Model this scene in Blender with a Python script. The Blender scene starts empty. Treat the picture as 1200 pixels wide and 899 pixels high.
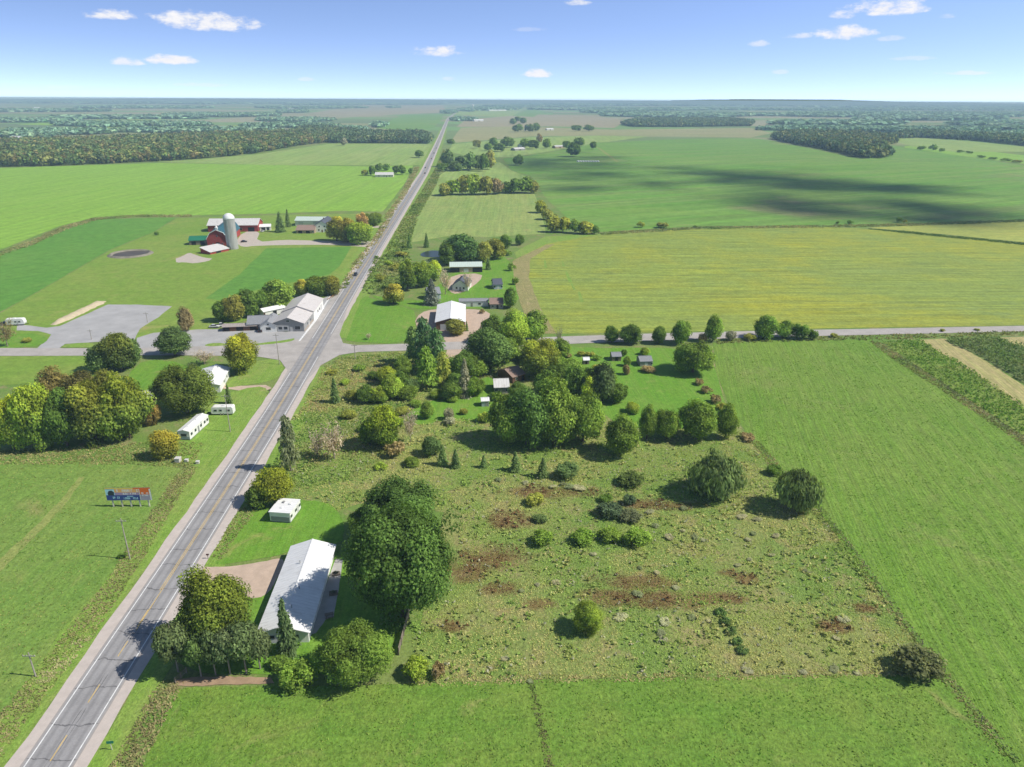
import bpy, bmesh, math, random
import numpy as np
from mathutils import Matrix, Vector

random.seed(7)
rng = np.random.default_rng(11)
sc = bpy.context.scene
COL = sc.collection
H = 100.0                      # flying height of the camera above the fields
FPX = 832.0                    # focal length in pixels of the 1200 px wide photograph
CX, CY = 600.0, 449.5
PITCH = math.atan((449.5 - 114.0) / FPX)
ROLL = math.radians(0.29)

# ------------------------------------------------------------------ camera
cam_d = bpy.data.cameras.new('camera')
cam = bpy.data.objects.new('camera', cam_d)
COL.objects.link(cam)
cam_d.sensor_fit = 'HORIZONTAL'
cam_d.sensor_width = 36.0
cam_d.lens = FPX / 1200.0 * 36.0
cam_d.clip_start = 1.0
cam_d.clip_end = 120000.0
CAMR = (Matrix.Rotation(math.pi / 2 - PITCH, 3, 'X') @ Matrix.Rotation(ROLL, 3, 'Z'))
cam.matrix_world = Matrix.Translation((0, 0, H)) @ CAMR.to_4x4()
sc.camera = cam


def G(u, v, z=0.0):
    """world point at height z seen at the photo position (u, v)"""
    d = CAMR @ Vector(((u - CX) / FPX, -(v - CY) / FPX, -1.0))
    if d.z > -0.0012:
        d.z = -0.0012
    t = (z - H) / d.z
    return Vector((d.x * t, d.y * t, z))


def proj(p):
    q = CAMR.transposed() @ (Vector(p) - Vector((0, 0, H)))
    return CX + FPX * q.x / -q.z, CY - FPX * q.y / -q.z


def height_at(base, vtop):
    """height above the ground point 'base' that reaches photo row vtop"""
    lo, hi = 0.0, 95.0
    for _ in range(30):
        m = (lo + hi) / 2
        if proj((base.x, base.y, m))[1] > vtop:
            lo = m
        else:
            hi = m
    return lo


def mpp(p):
    """metres per photo pixel at world point p"""
    q = CAMR.transposed() @ (Vector(p) - Vector((0, 0, H)))
    return -q.z / FPX


def R(a):
    return math.radians(a)

# ------------------------------------------------------------------ objects
def tag(o, label=None, cat=None, group=None, kind=None):
    if label: o['label'] = label
    if cat: o['category'] = cat
    if group: o['group'] = group
    if kind: o['kind'] = kind
    return o


def thing(name, label, cat, loc=(0, 0, 0), rz=0.0, group=None):
    o = bpy.data.objects.new(name, None)
    o.empty_display_size = 0.5
    COL.objects.link(o)
    o.location = loc
    o.rotation_euler = (0, 0, rz)
    return tag(o, label, cat, group)


def link(name, me, parent=None, mat=None):
    if mat is not None and not me.materials:
        me.materials.append(mat)
    o = bpy.data.objects.new(name, me)
    COL.objects.link(o)
    if parent is not None:
        o.parent = parent
    return o


class MB:
    """collects simple shapes and links them as one mesh object"""
    def __init__(s):
        s.v, s.f = [], []

    def add(s, vs, fs):
        n = len(s.v)
        s.v += [tuple(p) for p in vs]
        s.f += [tuple(i + n for i in f) for f in fs]
        return s

    def box(s, x0, y0, z0, x1, y1, z1):
        vs = [(x0, y0, z0), (x1, y0, z0), (x1, y1, z0), (x0, y1, z0), (x0, y0, z1), (x1, y0, z1), (x1, y1, z1), (x0, y1, z1)]
        return s.add(vs, [(0, 3, 2, 1), (4, 5, 6, 7), (0, 1, 5, 4), (1, 2, 6, 5), (2, 3, 7, 6), (3, 0, 4, 7)])

    def tube(s, p0, p1, r0, r1, n=8, caps=True):
        p0, p1 = Vector(p0), Vector(p1)
        a = (p1 - p0).normalized()
        b = a.cross(Vector((0, 0, 1)) if abs(a.z) < 0.9 else Vector((1, 0, 0))).normalized()
        c = a.cross(b)
        vs = []
        for p, r in ((p0, r0), (p1, r1)):
            for k in range(n):
                t = 2 * math.pi * k / n
                vs.append(p + (b * math.cos(t) + c * math.sin(t)) * r)
        fs = [(k, (k + 1) % n, n + (k + 1) % n, n + k) for k in range(n)]
        if caps:
            fs += [tuple(range(n))[::-1], tuple(range(n, 2 * n))]
        return s.add(vs, fs)

    def prism(s, prof, x0, x1):
        """profile of (y, z) points, counter-clockwise, extruded along x"""
        n = len(prof)
        vs = [(x0, y, z) for y, z in prof] + [(x1, y, z) for y, z in prof]
        fs = [(k, (k + 1) % n, n + (k + 1) % n, n + k) for k in range(n)]
        fs += [tuple(range(n))[::-1], tuple(range(n, 2 * n))]
        return s.add(vs, fs)

    def lathe(s, prof, n=20, c=(0, 0)):
        vs, fs = [], []
        for r, z in prof:
            for k in range(n):
                t = 2 * math.pi * k / n
                vs.append((c[0] + r * math.cos(t), c[1] + r * math.sin(t), z))
        for i in range(len(prof) - 1):
            for k in range(n):
                fs.append((i * n + k, i * n + (k + 1) % n, (i + 1) * n + (k + 1) % n, (i + 1) * n + k))
        fs.append(tuple(range(n))[::-1])
        fs.append(tuple(range((len(prof) - 1) * n, len(prof) * n)))
        return s.add(vs, fs)

    def build(s, name, mat, parent=None, bevel=0.0, smooth=False):
        me = bpy.data.meshes.new(name)
        me.from_pydata(s.v, [], s.f)
        bm = bmesh.new()
        bm.from_mesh(me)
        bmesh.ops.recalc_face_normals(bm, faces=bm.faces)
        if bevel:
            bmesh.ops.bevel(bm, geom=bm.edges[:] , offset=bevel, segments=2, affect='EDGES', clamp_overlap=True)
        bm.to_mesh(me)
        bm.free()
        if smooth:
            me.polygons.foreach_set('use_smooth', [True] * len(me.polygons))
        return link(name, me, parent, mat)


def quad_mesh(name, V, tint=None, mat=None):
    """V: (N, 4, 3) corner array -> mesh of N quads with a per-face colour 'tint'"""
    n = len(V)
    me = bpy.data.meshes.new(name)
    me.vertices.add(n * 4)
    me.vertices.foreach_set('co', np.ascontiguousarray(V, dtype=np.float32).reshape(-1))
    me.loops.add(n * 4)
    me.loops.foreach_set('vertex_index', np.arange(n * 4, dtype=np.int32))
    me.polygons.add(n)
    me.polygons.foreach_set('loop_start', np.arange(0, n * 4, 4, dtype=np.int32))
    try:
        me.polygons.foreach_set('loop_total', np.full(n, 4, dtype=np.int32))
    except Exception:
        pass
    if tint is not None:
        at = me.attributes.new('tint', 'FLOAT_COLOR', 'FACE')
        c = np.ones((n, 4), dtype=np.float32)
        c[:, :3] = tint
        at.data.foreach_set('color', c.reshape(-1))
    me.update(calc_edges=True)
    if mat is not None:
        me.materials.append(mat)
    return me


def unit(a):
    return a / np.maximum(np.linalg.norm(a, axis=-1, keepdims=True), 1e-9)


def leaf_quads(C, N, S, stretch=1.0, along=None):
    """rhombic leaf-clump faces at centres C, normals N, half sizes S; 'along' gives the long axis"""
    N = unit(N)
    if along is None:
        along = rng.normal(size=C.shape)
    A = unit(along - N * np.sum(along * N, axis=1, keepdims=True))
    B = np.cross(N, A)
    S = S[:, None]
    k = rng.uniform(0.65, 1.0, size=(len(C), 1))
    return np.stack([C - A * S * stretch, C + B * S * k, C + A * S * stretch, C - B * S * k], axis=1)

# ------------------------------------------------------------------ materials
def srgb(r, g, b):
    f = lambda c: (c / 255 / 12.92) if c / 255 <= 0.04045 else ((c / 255 + 0.055) / 1.055) ** 2.4
    return (f(r), f(g), f(b), 1.0)


class NT:
    def __init__(s, name):
        s.m = bpy.data.materials.new(name)
        s.m.use_nodes = True
        s.n = s.m.node_tree.nodes
        s.l = s.m.node_tree.links
        s.b = s.n['Principled BSDF']
        s.b.inputs['Specular IOR Level'].default_value = 0.2
        s.b.inputs['Roughness'].default_value = 0.85
        s.pos = None

    def node(s, t, **kw):
        n = s.n.new(t)
        for k, v in kw.items():
            setattr(n, k, v)
        return n

    def put(s, sock, v):
        if hasattr(v, 'is_output') or isinstance(v, bpy.types.NodeSocket):
            s.l.new(v, sock)
        else:
            sock.default_value = v

    def coords(s, kind='pos'):
        if kind == 'pos':
            if s.pos is None:
                s.pos = s.node('ShaderNodeNewGeometry').outputs['Position']
            return s.pos
        return s.node('ShaderNodeTexCoord').outputs['Object']

    def mapping(s, vec, scale=(1, 1, 1), rz=0.0):
        # a rotation first, then the scaling, so that streaks can run along any direction
        m = s.node('ShaderNodeMapping')
        m.inputs['Rotation'].default_value = (0, 0, rz)
        s.l.new(vec, m.inputs['Vector'])
        m2 = s.node('ShaderNodeMapping')
        m2.inputs['Scale'].default_value = scale
        s.l.new(m.outputs[0], m2.inputs['Vector'])
        return m2.outputs[0]

    def noise(s, vec, scale=1.0, detail=3.0, rough=0.55, dist=0.0):
        n = s.node('ShaderNodeTexNoise')
        n.inputs['Scale'].default_value = scale
        n.inputs['Detail'].default_value = detail
        n.inputs['Roughness'].default_value = rough
        n.inputs['Distortion'].default_value = dist
        s.l.new(vec, n.inputs['Vector'])
        return n.outputs['Fac']

    def ramp(s, fac, stops, interp='LINEAR'):
        r = s.node('ShaderNodeValToRGB')
        r.color_ramp.interpolation = interp
        e = r.color_ramp.elements
        while len(e) < len(stops):
            e.new(0.5)
        for k, (p, c) in enumerate(stops):
            e[k].position = p
            e[k].color = c if len(c) == 4 else (*c, 1)
        s.l.new(fac, r.inputs['Fac'])
        return r.outputs['Color']

    def mix(s, fac, a, b, mode='MIX'):
        m = s.node('ShaderNodeMix', data_type='RGBA', blend_type=mode)
        s.put(m.inputs[0], fac)
        s.put(m.inputs[6], a)
        s.put(m.inputs[7], b)
        return m.outputs[2]

    def math(s, op, a, b=0.5, clamp=False):
        m = s.node('ShaderNodeMath', operation=op, use_clamp=clamp)
        s.put(m.inputs[0], a)
        s.put(m.inputs[1], b)
        return m.outputs[0]

    def smooth(s, v, lo, hi):
        m = s.node('ShaderNodeMapRange', interpolation_type='SMOOTHSTEP')
        s.put(m.inputs['Value'], v)
        m.inputs['From Min'].default_value = lo
        m.inputs['From Max'].default_value = hi
        return m.outputs[0]

    def bump(s, h, strength=0.5, dist=0.1):
        b = s.node('ShaderNodeBump')
        b.inputs['Strength'].default_value = strength
        b.inputs['Distance'].default_value = dist
        s.l.new(h, b.inputs['Height'])
        s.l.new(b.outputs[0], s.b.inputs['Normal'])

    def color(s, c):
        s.put(s.b.inputs['Base Color'], c)
        return s


def sc3(c, k):
    return (min(c[0] * k, 1), min(c[1] * k, 1), min(c[2] * k, 1), 1)


def grass_mat(name, c_main, c_alt, c_dry, rz=0.0, streak=0.0, row=0.35, big=0.02, mid=0.12, fine=1.6,
              alt=0.5, dry=0.3, bump=0.5, contrast=0.55):
    """field cover: broad patches, mid-size mottling, fine tuft grain, optional rows along direction rz"""
    c_main, c_alt, c_dry = [(c[0] * 1.36, c[1] * 1.26, c[2] * 1.25, 1) for c in (c_main, c_alt, c_dry)]
    t = NT(name)
    p = t.coords()
    nb = t.noise(p, big, 4, 0.6, 0.6)
    nm = t.noise(p, mid, 4, 0.62, 0.3)
    nf = t.noise(p, fine, 3, 0.7)
    c = t.mix(t.smooth(t.math('ADD', t.math('MULTIPLY', nb, 0.6), t.math('MULTIPLY', nm, 0.4)), 0.5 - 0.18 * alt, 0.5 + 0.20 ), c_main, c_alt)
    nd = t.noise(p, mid * 0.45, 5, 0.68, 0.8)
    c = t.mix(t.smooth(nd, 0.66 - 0.2 * dry, 0.86 - 0.2 * dry), c, c_dry)
    h = nf
    if streak:
        ps = t.mapping(p, (row, row * 0.035, 1), rz)
        ns = t.noise(ps, 1.0, 3, 0.65)
        c = t.mix(t.math('MULTIPLY', t.smooth(ns, 0.35, 0.72), streak), c, t.mix(0.5, c, c_dry))
        ps2 = t.mapping(p, (row * 3.1, row * 0.12, 1), rz)
        ns2 = t.noise(ps2, 1.0, 2, 0.6)
        c = t.mix(streak, c, t.mix(1.0, c, t.ramp(ns2, [(0.3, (0.72, 0.72, 0.72)), (0.7, (1.22, 1.22, 1.2))]), 'MULTIPLY'))
        h = t.math('ADD', nf, t.math('MULTIPLY', ns2, streak * 1.5))
    lo, hi = 1 - contrast * 0.62, 1 + contrast * 0.5
    c = t.mix(1.0, c, t.ramp(nf, [(0.28, (lo, lo, lo)), (0.72, (hi, hi, hi))]), 'MULTIPLY')
    n2 = t.noise(p, fine * 0.28, 3, 0.65)
    c = t.mix(1.0, c, t.ramp(n2, [(0.3, (0.82, 0.84, 0.8)), (0.7, (1.14, 1.12, 1.12))]), 'MULTIPLY')
    t.color(c)
    t.bump(h, bump, 0.35)
    return t.m


def plain_mat(name, c, rough=0.7, var=0.15, scale=0.8, metal=0.0, spec=0.3, kind='obj', streak=None):
    t = NT(name)
    p = t.coords(kind)
    n = t.noise(p if streak is None else t.mapping(p, streak), scale, 5, 0.65)
    t.color(t.mix(1.0, c, t.ramp(n, [(0.25, (1 - var,) * 3), (0.75, (1 + var,) * 3)]), 'MULTIPLY'))
    t.b.inputs['Roughness'].default_value = rough
    t.b.inputs['Metallic'].default_value = metal
    t.b.inputs['Specular IOR Level'].default_value = spec
    return t.m


def ribbed_mat(name, c, rust=0.12, pitch=2.2, axis=0, rough=0.45):
    """standing-seam sheet metal: seams across the ridge, faint rust and dirt"""
    t = NT(name)
    p = t.coords('obj')
    sx = t.node('ShaderNodeSeparateXYZ')
    t.l.new(p, sx.inputs[0])
    w = t.math('FRACT', t.math('MULTIPLY', sx.outputs[axis], pitch))
    seam = t.smooth(t.math('ABSOLUTE', t.math('SUBTRACT', w, 0.5)), 0.38, 0.5)
    n = t.noise(p, 0.35, 5, 0.65, 0.4)
    n2 = t.noise(t.mapping(p, (3, 0.5, 0.5) if axis == 0 else (0.5, 3, 0.5)), 1.0, 4, 0.6)
    cc = t.mix(t.math('MULTIPLY', t.smooth(n, 0.5, 0.8), rust * 2), c, (0.32, 0.25, 0.2, 1))
    cc = t.mix(1.0, cc, t.ramp(n2, [(0.3, (0.86,) * 3), (0.7, (1.06,) * 3)]), 'MULTIPLY')
    cc = t.mix(t.math('MULTIPLY', seam, 0.28), cc, sc3(c, 0.45))
    t.color(cc)
    t.b.inputs['Roughness'].default_value = rough
    t.b.inputs['Specular IOR Level'].default_value = 0.4
    t.bump(seam, 0.4, 0.05)
    return t.m


def leaf_mat(name, trans=0.25, use_obj=True):
    t = NT(name)
    a = t.node('ShaderNodeAttribute', attribute_name='tint').outputs['Color']
    if use_obj:
        c = t.mix(1.0, t.node('ShaderNodeObjectInfo').outputs['Color'], a, 'MULTIPLY')
    else:
        c = a
    d = t.node('ShaderNodeBsdfDiffuse')
    tr = t.node('ShaderNodeBsdfTranslucent')
    mx = t.node('ShaderNodeMixShader')
    t.l.new(c, d.inputs[0])
    t.l.new(t.mix(1.0, c, (1.0, 1.05, 0.55, 1), 'MULTIPLY'), tr.inputs[0])
    mx.inputs[0].default_value = trans
    t.l.new(d.outputs[0], mx.inputs[1])
    t.l.new(tr.outputs[0], mx.inputs[2])
    t.n.remove(t.b)
    t.l.new(mx.outputs[0], t.n['Material Output'].inputs[0])
    return t.m


LEAF = leaf_mat('tree_leaves', 0.42)
WEED = leaf_mat('weed_blades', 0.35, use_obj=False)
WOODS = leaf_mat('woods_leaves', 0.15, use_obj=False)
BARK = plain_mat('bark', (0.12, 0.09, 0.065, 1), 0.9, 0.35, 3.0)
BARK_PALE = plain_mat('pale_bark', (0.27, 0.23, 0.19, 1), 0.9, 0.3, 3.0)
from mathutils.geometry import delaunay_2d_cdt
# ------------------------------------------------------------------ the ground, fields, roads
def px_poly(pts, step=7.0):
    """densify a traced outline so that its edge can be roughened"""
    out = []
    n = len(pts)
    for i in range(n):
        a, b = pts[i], pts[(i + 1) % n]
        k = max(1, int(math.hypot(b[0] - a[0], b[1] - a[1]) / step))
        for j in range(k):
            f = j / k
            out.append((a[0] + (b[0] - a[0]) * f, a[1] + (b[1] - a[1]) * f))
    return out


def smooth_poly(pts, it=2):
    for _ in range(it):
        q = []
        n = len(pts)
        for i in range(n):
            a, b = pts[i], pts[(i + 1) % n]
            q.append((a[0] * .75 + b[0] * .25, a[1] * .75 + b[1] * .25))
            q.append((a[0] * .25 + b[0] * .75, a[1] * .25 + b[1] * .75))
        pts = q
    return pts


SHEETS = [0]


def sheet(name, pts, mat, z, rough=0.8, label=None, smooth=0, step=6.0):
    """a flat patch of ground cover whose outline is traced in the photo; rough = edge jitter in pixels' worth of metres"""
    SHEETS[0] += 1
    z += 0.0011 * (SHEETS[0] % 17)          # no two sheets share a plane
    rr = random.Random(hash_name(name) + len(pts))
    if smooth:
        pts = smooth_poly(pts, smooth)
    P = []
    for u, v in px_poly(pts, step):
        p = G(u, v, z)
        s = min(mpp(p) * rough, 3.5)
        P.append((p.x + rr.uniform(-s, s), p.y + rr.uniform(-s, s), z))
    c0 = Vector((sum(p[0] for p in P) / len(P), sum(p[1] for p in P) / len(P)))
    out = delaunay_2d_cdt([Vector((p[0], p[1])) - c0 for p in P], [], [list(range(len(P)))], 1, 1e-4)
    V2, F2 = out[0], out[2]
    me = bpy.data.meshes.new(name)
    F3 = []
    for f in F2:
        q = [V2[i] for i in f]
        ar = sum(q[i].x * q[(i + 1) % len(q)].y - q[(i + 1) % len(q)].x * q[i].y for i in range(len(q)))
        F3.append(tuple(f) if ar > 0 else tuple(f)[::-1])
    me.from_pydata([(p.x + c0.x, p.y + c0.y, z) for p in V2], [], F3)
    o = link(name, me, None, mat)
    return tag(o, label, None, None, 'structure')


def hash_name(s):
    return sum((i + 1) * ord(c) for i, c in enumerate(s)) % 9973


# ---- base ground: rough grass near by, a mosaic of farm fields far off
def ground_mat():
    t = NT('ground')
    p = t.coords()
    s = t.node('ShaderNodeSeparateXYZ')
    t.l.new(p, s.inputs[0])
    nb = t.noise(p, 0.03, 4, 0.6, 0.5)
    nm = t.noise(p, 0.16, 5, 0.66, 0.3)
    nf = t.noise(p, 1.3, 3, 0.7)
    near = t.mix(t.smooth(nb, 0.38, 0.62), (0.15, 0.26, 0.045, 1), (0.21, 0.27, 0.075, 1))
    near = t.mix(t.smooth(nm, 0.5, 0.72), near, (0.29, 0.26, 0.12, 1))
    near = t.mix(1.0, near, t.ramp(nf, [(0.28, (0.66,) * 3), (0.72, (1.25,) * 3)]), 'MULTIPLY')
    # far mosaic: cells about 500 m by 260 m, each with its own crop
    q = t.mapping(p, (1 / 520, 1 / 300, 1), R(3))
    f = t.node('ShaderNodeVectorMath', operation='FLOOR')
    t.l.new(q, f.inputs[0])
    w = t.node('ShaderNodeTexWhiteNoise', noise_dimensions='2D')
    t.l.new(f.outputs[0], w.inputs['Vector'])
    far = t.ramp(w.outputs['Value'], [(0.0, (0.16, 0.27, 0.08)), (0.18, (0.36, 0.34, 0.19)), (0.34, (0.18, 0.36, 0.09)),
                                      (0.5, (0.32, 0.34, 0.16)), (0.64, (0.13, 0.22, 0.09)), (0.78, (0.40, 0.37, 0.24)),
                                      (0.9, (0.17, 0.38, 0.09))], 'CONSTANT')
    far = t.mix(0.35, far, t.mix(t.noise(p, 0.006, 4, 0.6), (0.1, 0.16, 0.05, 1), (0.3, 0.28, 0.14, 1)))
    t.color(t.mix(t.smooth(s.outputs[1], 1500, 1900), near, far))
    t.bump(nf, 0.5, 0.35)
    return t.m


gm = MB()
gx = [-22000, -12000, -4000, -1200, -400, 0, 400, 1200, 4000, 12000, 22000]
gy = [-600, 0, 400, 900, 2000, 5000, 9000, 15000]
vs = [(x, y, 0) for y in gy for x in gx]
nx = len(gx)
gm.add(vs, [(j * nx + i, j * nx + i + 1, (j + 1) * nx + i + 1, (j + 1) * nx + i) for j in range(len(gy) - 1) for i in range(nx - 1)])
ground = tag(gm.build('ground', ground_mat()), kind='structure')

M = {}
_rd = G(313, 500) - G(54.7, 899)
ROADDIR = math.atan2(_rd.y, _rd.x)     # heading of the highway in the plane
GR = R(90) - ROADDIR
M['field_bright'] = grass_mat('bright_crop', (0.175, 0.345, 0.04, 1), (0.19, 0.355, 0.05, 1), (0.24, 0.34, 0.075, 1), rz=R(4), streak=0.5, row=0.06, big=0.006, mid=0.03, fine=0.5, alt=.4, dry=.1, bump=.25, contrast=.25)
M['field_deep'] = grass_mat('deep_crop', (0.085, 0.225, 0.032, 1), (0.11, 0.245, 0.04, 1), (0.17, 0.25, 0.06, 1), rz=R(35), streak=0.2, row=0.1, big=0.01, mid=0.05, fine=0.6, alt=.4, dry=.12, bump=.25, contrast=.25)
M['field_pale'] = grass_mat('pale_hay', (0.19, 0.31, 0.075, 1), (0.23, 0.33, 0.09, 1), (0.30, 0.33, 0.14, 1), rz=0, streak=0.6, row=0.05, big=0.006, mid=0.03, fine=0.4, alt=.5, dry=.3, bump=.2, contrast=.25)
M['pasture'] = grass_mat('pasture', (0.14, 0.25, 0.035, 1), (0.19, 0.265, 0.055, 1), (0.28, 0.27, 0.10, 1), rz=R(15), streak=0.0, row=0.1, big=0.012, mid=0.06, fine=0.9, alt=.6, dry=.45, bump=.35, contrast=.35)
M['lawn'] = grass_mat('mown_lawn', (0.10, 0.245, 0.022, 1), (0.135, 0.26, 0.033, 1), (0.22, 0.26, 0.075, 1), rz=GR, streak=0.35, row=0.55, big=0.03, mid=0.2, fine=2.0, alt=.6, dry=.5, bump=.4, contrast=.4)
M['right_field'] = grass_mat('mown_hayfield', (0.108, 0.225, 0.024, 1), (0.14, 0.24, 0.036, 1), (0.19, 0.24, 0.07, 1), rz=GR + R(14), streak=0.6, row=0.45, big=0.012, mid=0.07, fine=1.5, alt=.8, dry=.55, bump=.7, contrast=.55)
M['front_field'] = grass_mat('front_pasture', (0.10, 0.215, 0.026, 1), (0.145, 0.23, 0.038, 1), (0.21, 0.235, 0.075, 1), rz=R(80), streak=0.15, row=0.3, big=0.03, mid=0.16, fine=1.4, alt=.7, dry=.5, bump=.8, contrast=.6)
M['left_field'] = grass_mat('left_pasture', (0.12, 0.235, 0.04, 1), (0.165, 0.25, 0.055, 1), (0.23, 0.245, 0.085, 1), rz=GR + R(5), streak=0.3, row=0.35, big=0.018, mid=0.11, fine=1.4, alt=.7, dry=.5, bump=.6, contrast=.5)
M['soy'] = grass_mat('yellowing_beans', (0.20, 0.28, 0.052, 1), (0.285, 0.315, 0.03, 1), (0.145, 0.22, 0.07, 1), rz=R(88), streak=0.85, row=0.16, big=0.009, mid=0.03, fine=0.7, alt=.6, dry=.5, bump=.5, contrast=.4)
M['soy_back'] = grass_mat('yellow_green_beans', (0.27, 0.33, 0.07, 1), (0.33, 0.35, 0.07, 1), (0.19, 0.27, 0.07, 1), rz=R(88), streak=0.4, row=0.12, big=0.012, mid=0.05, fine=0.6, alt=.6, dry=.5, bump=.4, contrast=.35)
M['big_green'] = grass_mat('wide_green_crop', (0.105, 0.255, 0.032, 1), (0.145, 0.275, 0.042, 1), (0.22, 0.225, 0.10, 1), rz=R(63), streak=0.7, row=0.045, big=0.004, mid=0.010, fine=0.35, alt=.5, dry=.55, bump=.2, contrast=.2)
M['corn_block'] = grass_mat('corn_block', (0.185, 0.29, 0.075, 1), (0.24, 0.31, 0.09, 1), (0.30, 0.31, 0.12, 1), rz=R(0), streak=0.5, row=0.12, big=0.012, mid=0.06, fine=0.6, alt=.6, dry=.35, bump=.6, contrast=.4)
M['strip_crop'] = grass_mat('strip_crop', (0.12, 0.225, 0.03, 1), (0.16, 0.24, 0.045, 1), (0.23, 0.245, 0.08, 1), rz=GR + R(14), streak=.7, row=.5, big=.02, mid=.08, fine=1.2, alt=.7, dry=.5, bump=.7, contrast=.5)
M['strip_corn'] = grass_mat('strip_corn', (0.11, 0.185, 0.055, 1), (0.14, 0.20, 0.065, 1), (0.19, 0.20, 0.09, 1), rz=GR + R(14), streak=.8, row=.6, big=.02, mid=.08, fine=1.0, alt=.7, dry=.4, bump=.9, contrast=.6)
M['tan_field'] = grass_mat('ripe_field', (0.25, 0.265, 0.125, 1), (0.22, 0.265, 0.10, 1), (0.28, 0.265, 0.16, 1), rz=R(90), streak=0.6, row=0.02, big=0.004, mid=0.012, fine=0.2, alt=.6, dry=.4, bump=.1, contrast=.15)
M['pinkish_field'] = grass_mat('dry_field', (0.27, 0.255, 0.16, 1), (0.24, 0.25, 0.13, 1), (0.29, 0.26, 0.18, 1), rz=R(90), streak=0.6, row=0.02, big=0.004, mid=0.012, fine=0.2, alt=.6, dry=.4, bump=.1, contrast=.15)
M['stubble'] = grass_mat('cut_stubble', (0.34, 0.31, 0.15, 1), (0.29, 0.295, 0.12, 1), (0.26, 0.32, 0.09, 1), rz=GR + R(14), streak=0.9, row=0.6, big=0.02, mid=0.1, fine=1.2, alt=.4, dry=.3, bump=.4, contrast=.35)
M['verge'] = grass_mat('roadside_grass', (0.15, 0.28, 0.04, 1), (0.19, 0.28, 0.06, 1), (0.30, 0.28, 0.12, 1), rz=GR, streak=0.3, row=0.5, big=0.05, mid=0.3, fine=2.0, alt=.6, dry=.4, bump=.6, contrast=.5)
M['dry_strip'] = grass_mat('dry_weeds', (0.25, 0.24, 0.10, 1), (0.20, 0.22, 0.08, 1), (0.36, 0.30, 0.17, 1), rz=GR, streak=0.2, row=0.4, big=0.06, mid=0.35, fine=1.6, alt=.6, dry=.5, bump=.9, contrast=.7)
M['gravel'] = plain_mat('pinkish_gravel', (0.52, 0.40, 0.31, 1), 0.95, 0.16, 0.5, kind='pos')
M['grey_gravel'] = plain_mat('grey_gravel', (0.40, 0.395, 0.395, 1), 0.95, 0.16, 0.12, kind='pos')
M['pale_gravel'] = plain_mat('pale_gravel', (0.50, 0.44, 0.38, 1), 0.95, 0.14, 0.4, kind='pos')
M['bare_soil'] = plain_mat('bare_soil', (0.36, 0.25, 0.16, 1), 0.95, 0.25, 0.5, kind='pos')
M['pale_track'] = grass_mat('worn_track', (0.21, 0.26, 0.075, 1), (0.18, 0.26, 0.06, 1), (0.29, 0.27, 0.11, 1), rz=0, streak=0, fine=1.6, mid=.3)

RED = [((575, 655), 26, 12), (((545), 668), 22, 13), ((585, 690), 16, 7), ((632, 708), 13, 6), ((750, 682), 16, 8), ((715, 700), 24, 9),
       ((785, 702), 44, 9), ((750, 684), 30, 10), ((830, 700), 30, 6), ((858, 702), 13, 5), ((873, 678), 9, 6), ((855, 672), 9, 5), ((530, 735), 10, 6), ((595, 610), 18, 8), ((640, 578), 34, 6),
       ((978, 735), 14, 7), ((1012, 713), 9, 5), ((770, 592), 30, 5)]
RED_W = []
for (c, wu, wv) in RED:
    p = G(*c)
    RED_W.append((p.x, p.y, wu * 1.25 * mpp(p), abs(G(c[0], c[1] - wv).y - p.y)))


def meadow_mat():
    t = NT('weedy_meadow')
    p = t.coords()
    nb = t.noise(p, 0.028, 4, 0.6, 0.8)
    nm = t.noise(p, 0.13, 5, 0.68, 0.5)
    nd = t.noise(p, 0.06, 5, 0.7, 1.0)
    nf = t.noise(p, 1.1, 3, 0.72)
    c = t.mix(t.smooth(nb, 0.40, 0.62), (0.18, 0.275, 0.058, 1), (0.255, 0.295, 0.085, 1))
    c = t.mix(t.smooth(nm, 0.46, 0.70), c, (0.32, 0.285, 0.12, 1))
    c = t.mix(t.smooth(nd, 0.56, 0.78), c, (0.37, 0.28, 0.14, 1))
    s = t.node('ShaderNodeSeparateXYZ')
    t.l.new(p, s.inputs[0])
    nr = t.noise(p, 0.16, 4, 0.7, 0.6)
    acc = None
    for (x, y, wx, wy) in RED_W:
        dx = t.math('MULTIPLY', t.math('SUBTRACT', s.outputs[0], x), 1 / wx)
        dy = t.math('MULTIPLY', t.math('SUBTRACT', s.outputs[1], y), 1 / wy)
        d = t.math('ADD', t.math('MULTIPLY', dx, dx), t.math('MULTIPLY', dy, dy))
        acc = d if acc is None else t.math('MINIMUM', acc, d)
    m = t.smooth(t.math('ADD', acc, t.math('MULTIPLY', t.math('SUBTRACT', nr, 0.5), 5.5)), 2.3, 0.0)
    c = t.mix(t.math('MULTIPLY', m, 0.7), c, (0.19, 0.095, 0.045, 1))
    c = t.mix(1.0, c, t.ramp(nf, [(0.28, (0.62,) * 3), (0.72, (1.3,) * 3)]), 'MULTIPLY')
    t.color(c)
    t.bump(nf, 0.9, 0.5)
    return t.m


M['meadow'] = meadow_mat()

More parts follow.
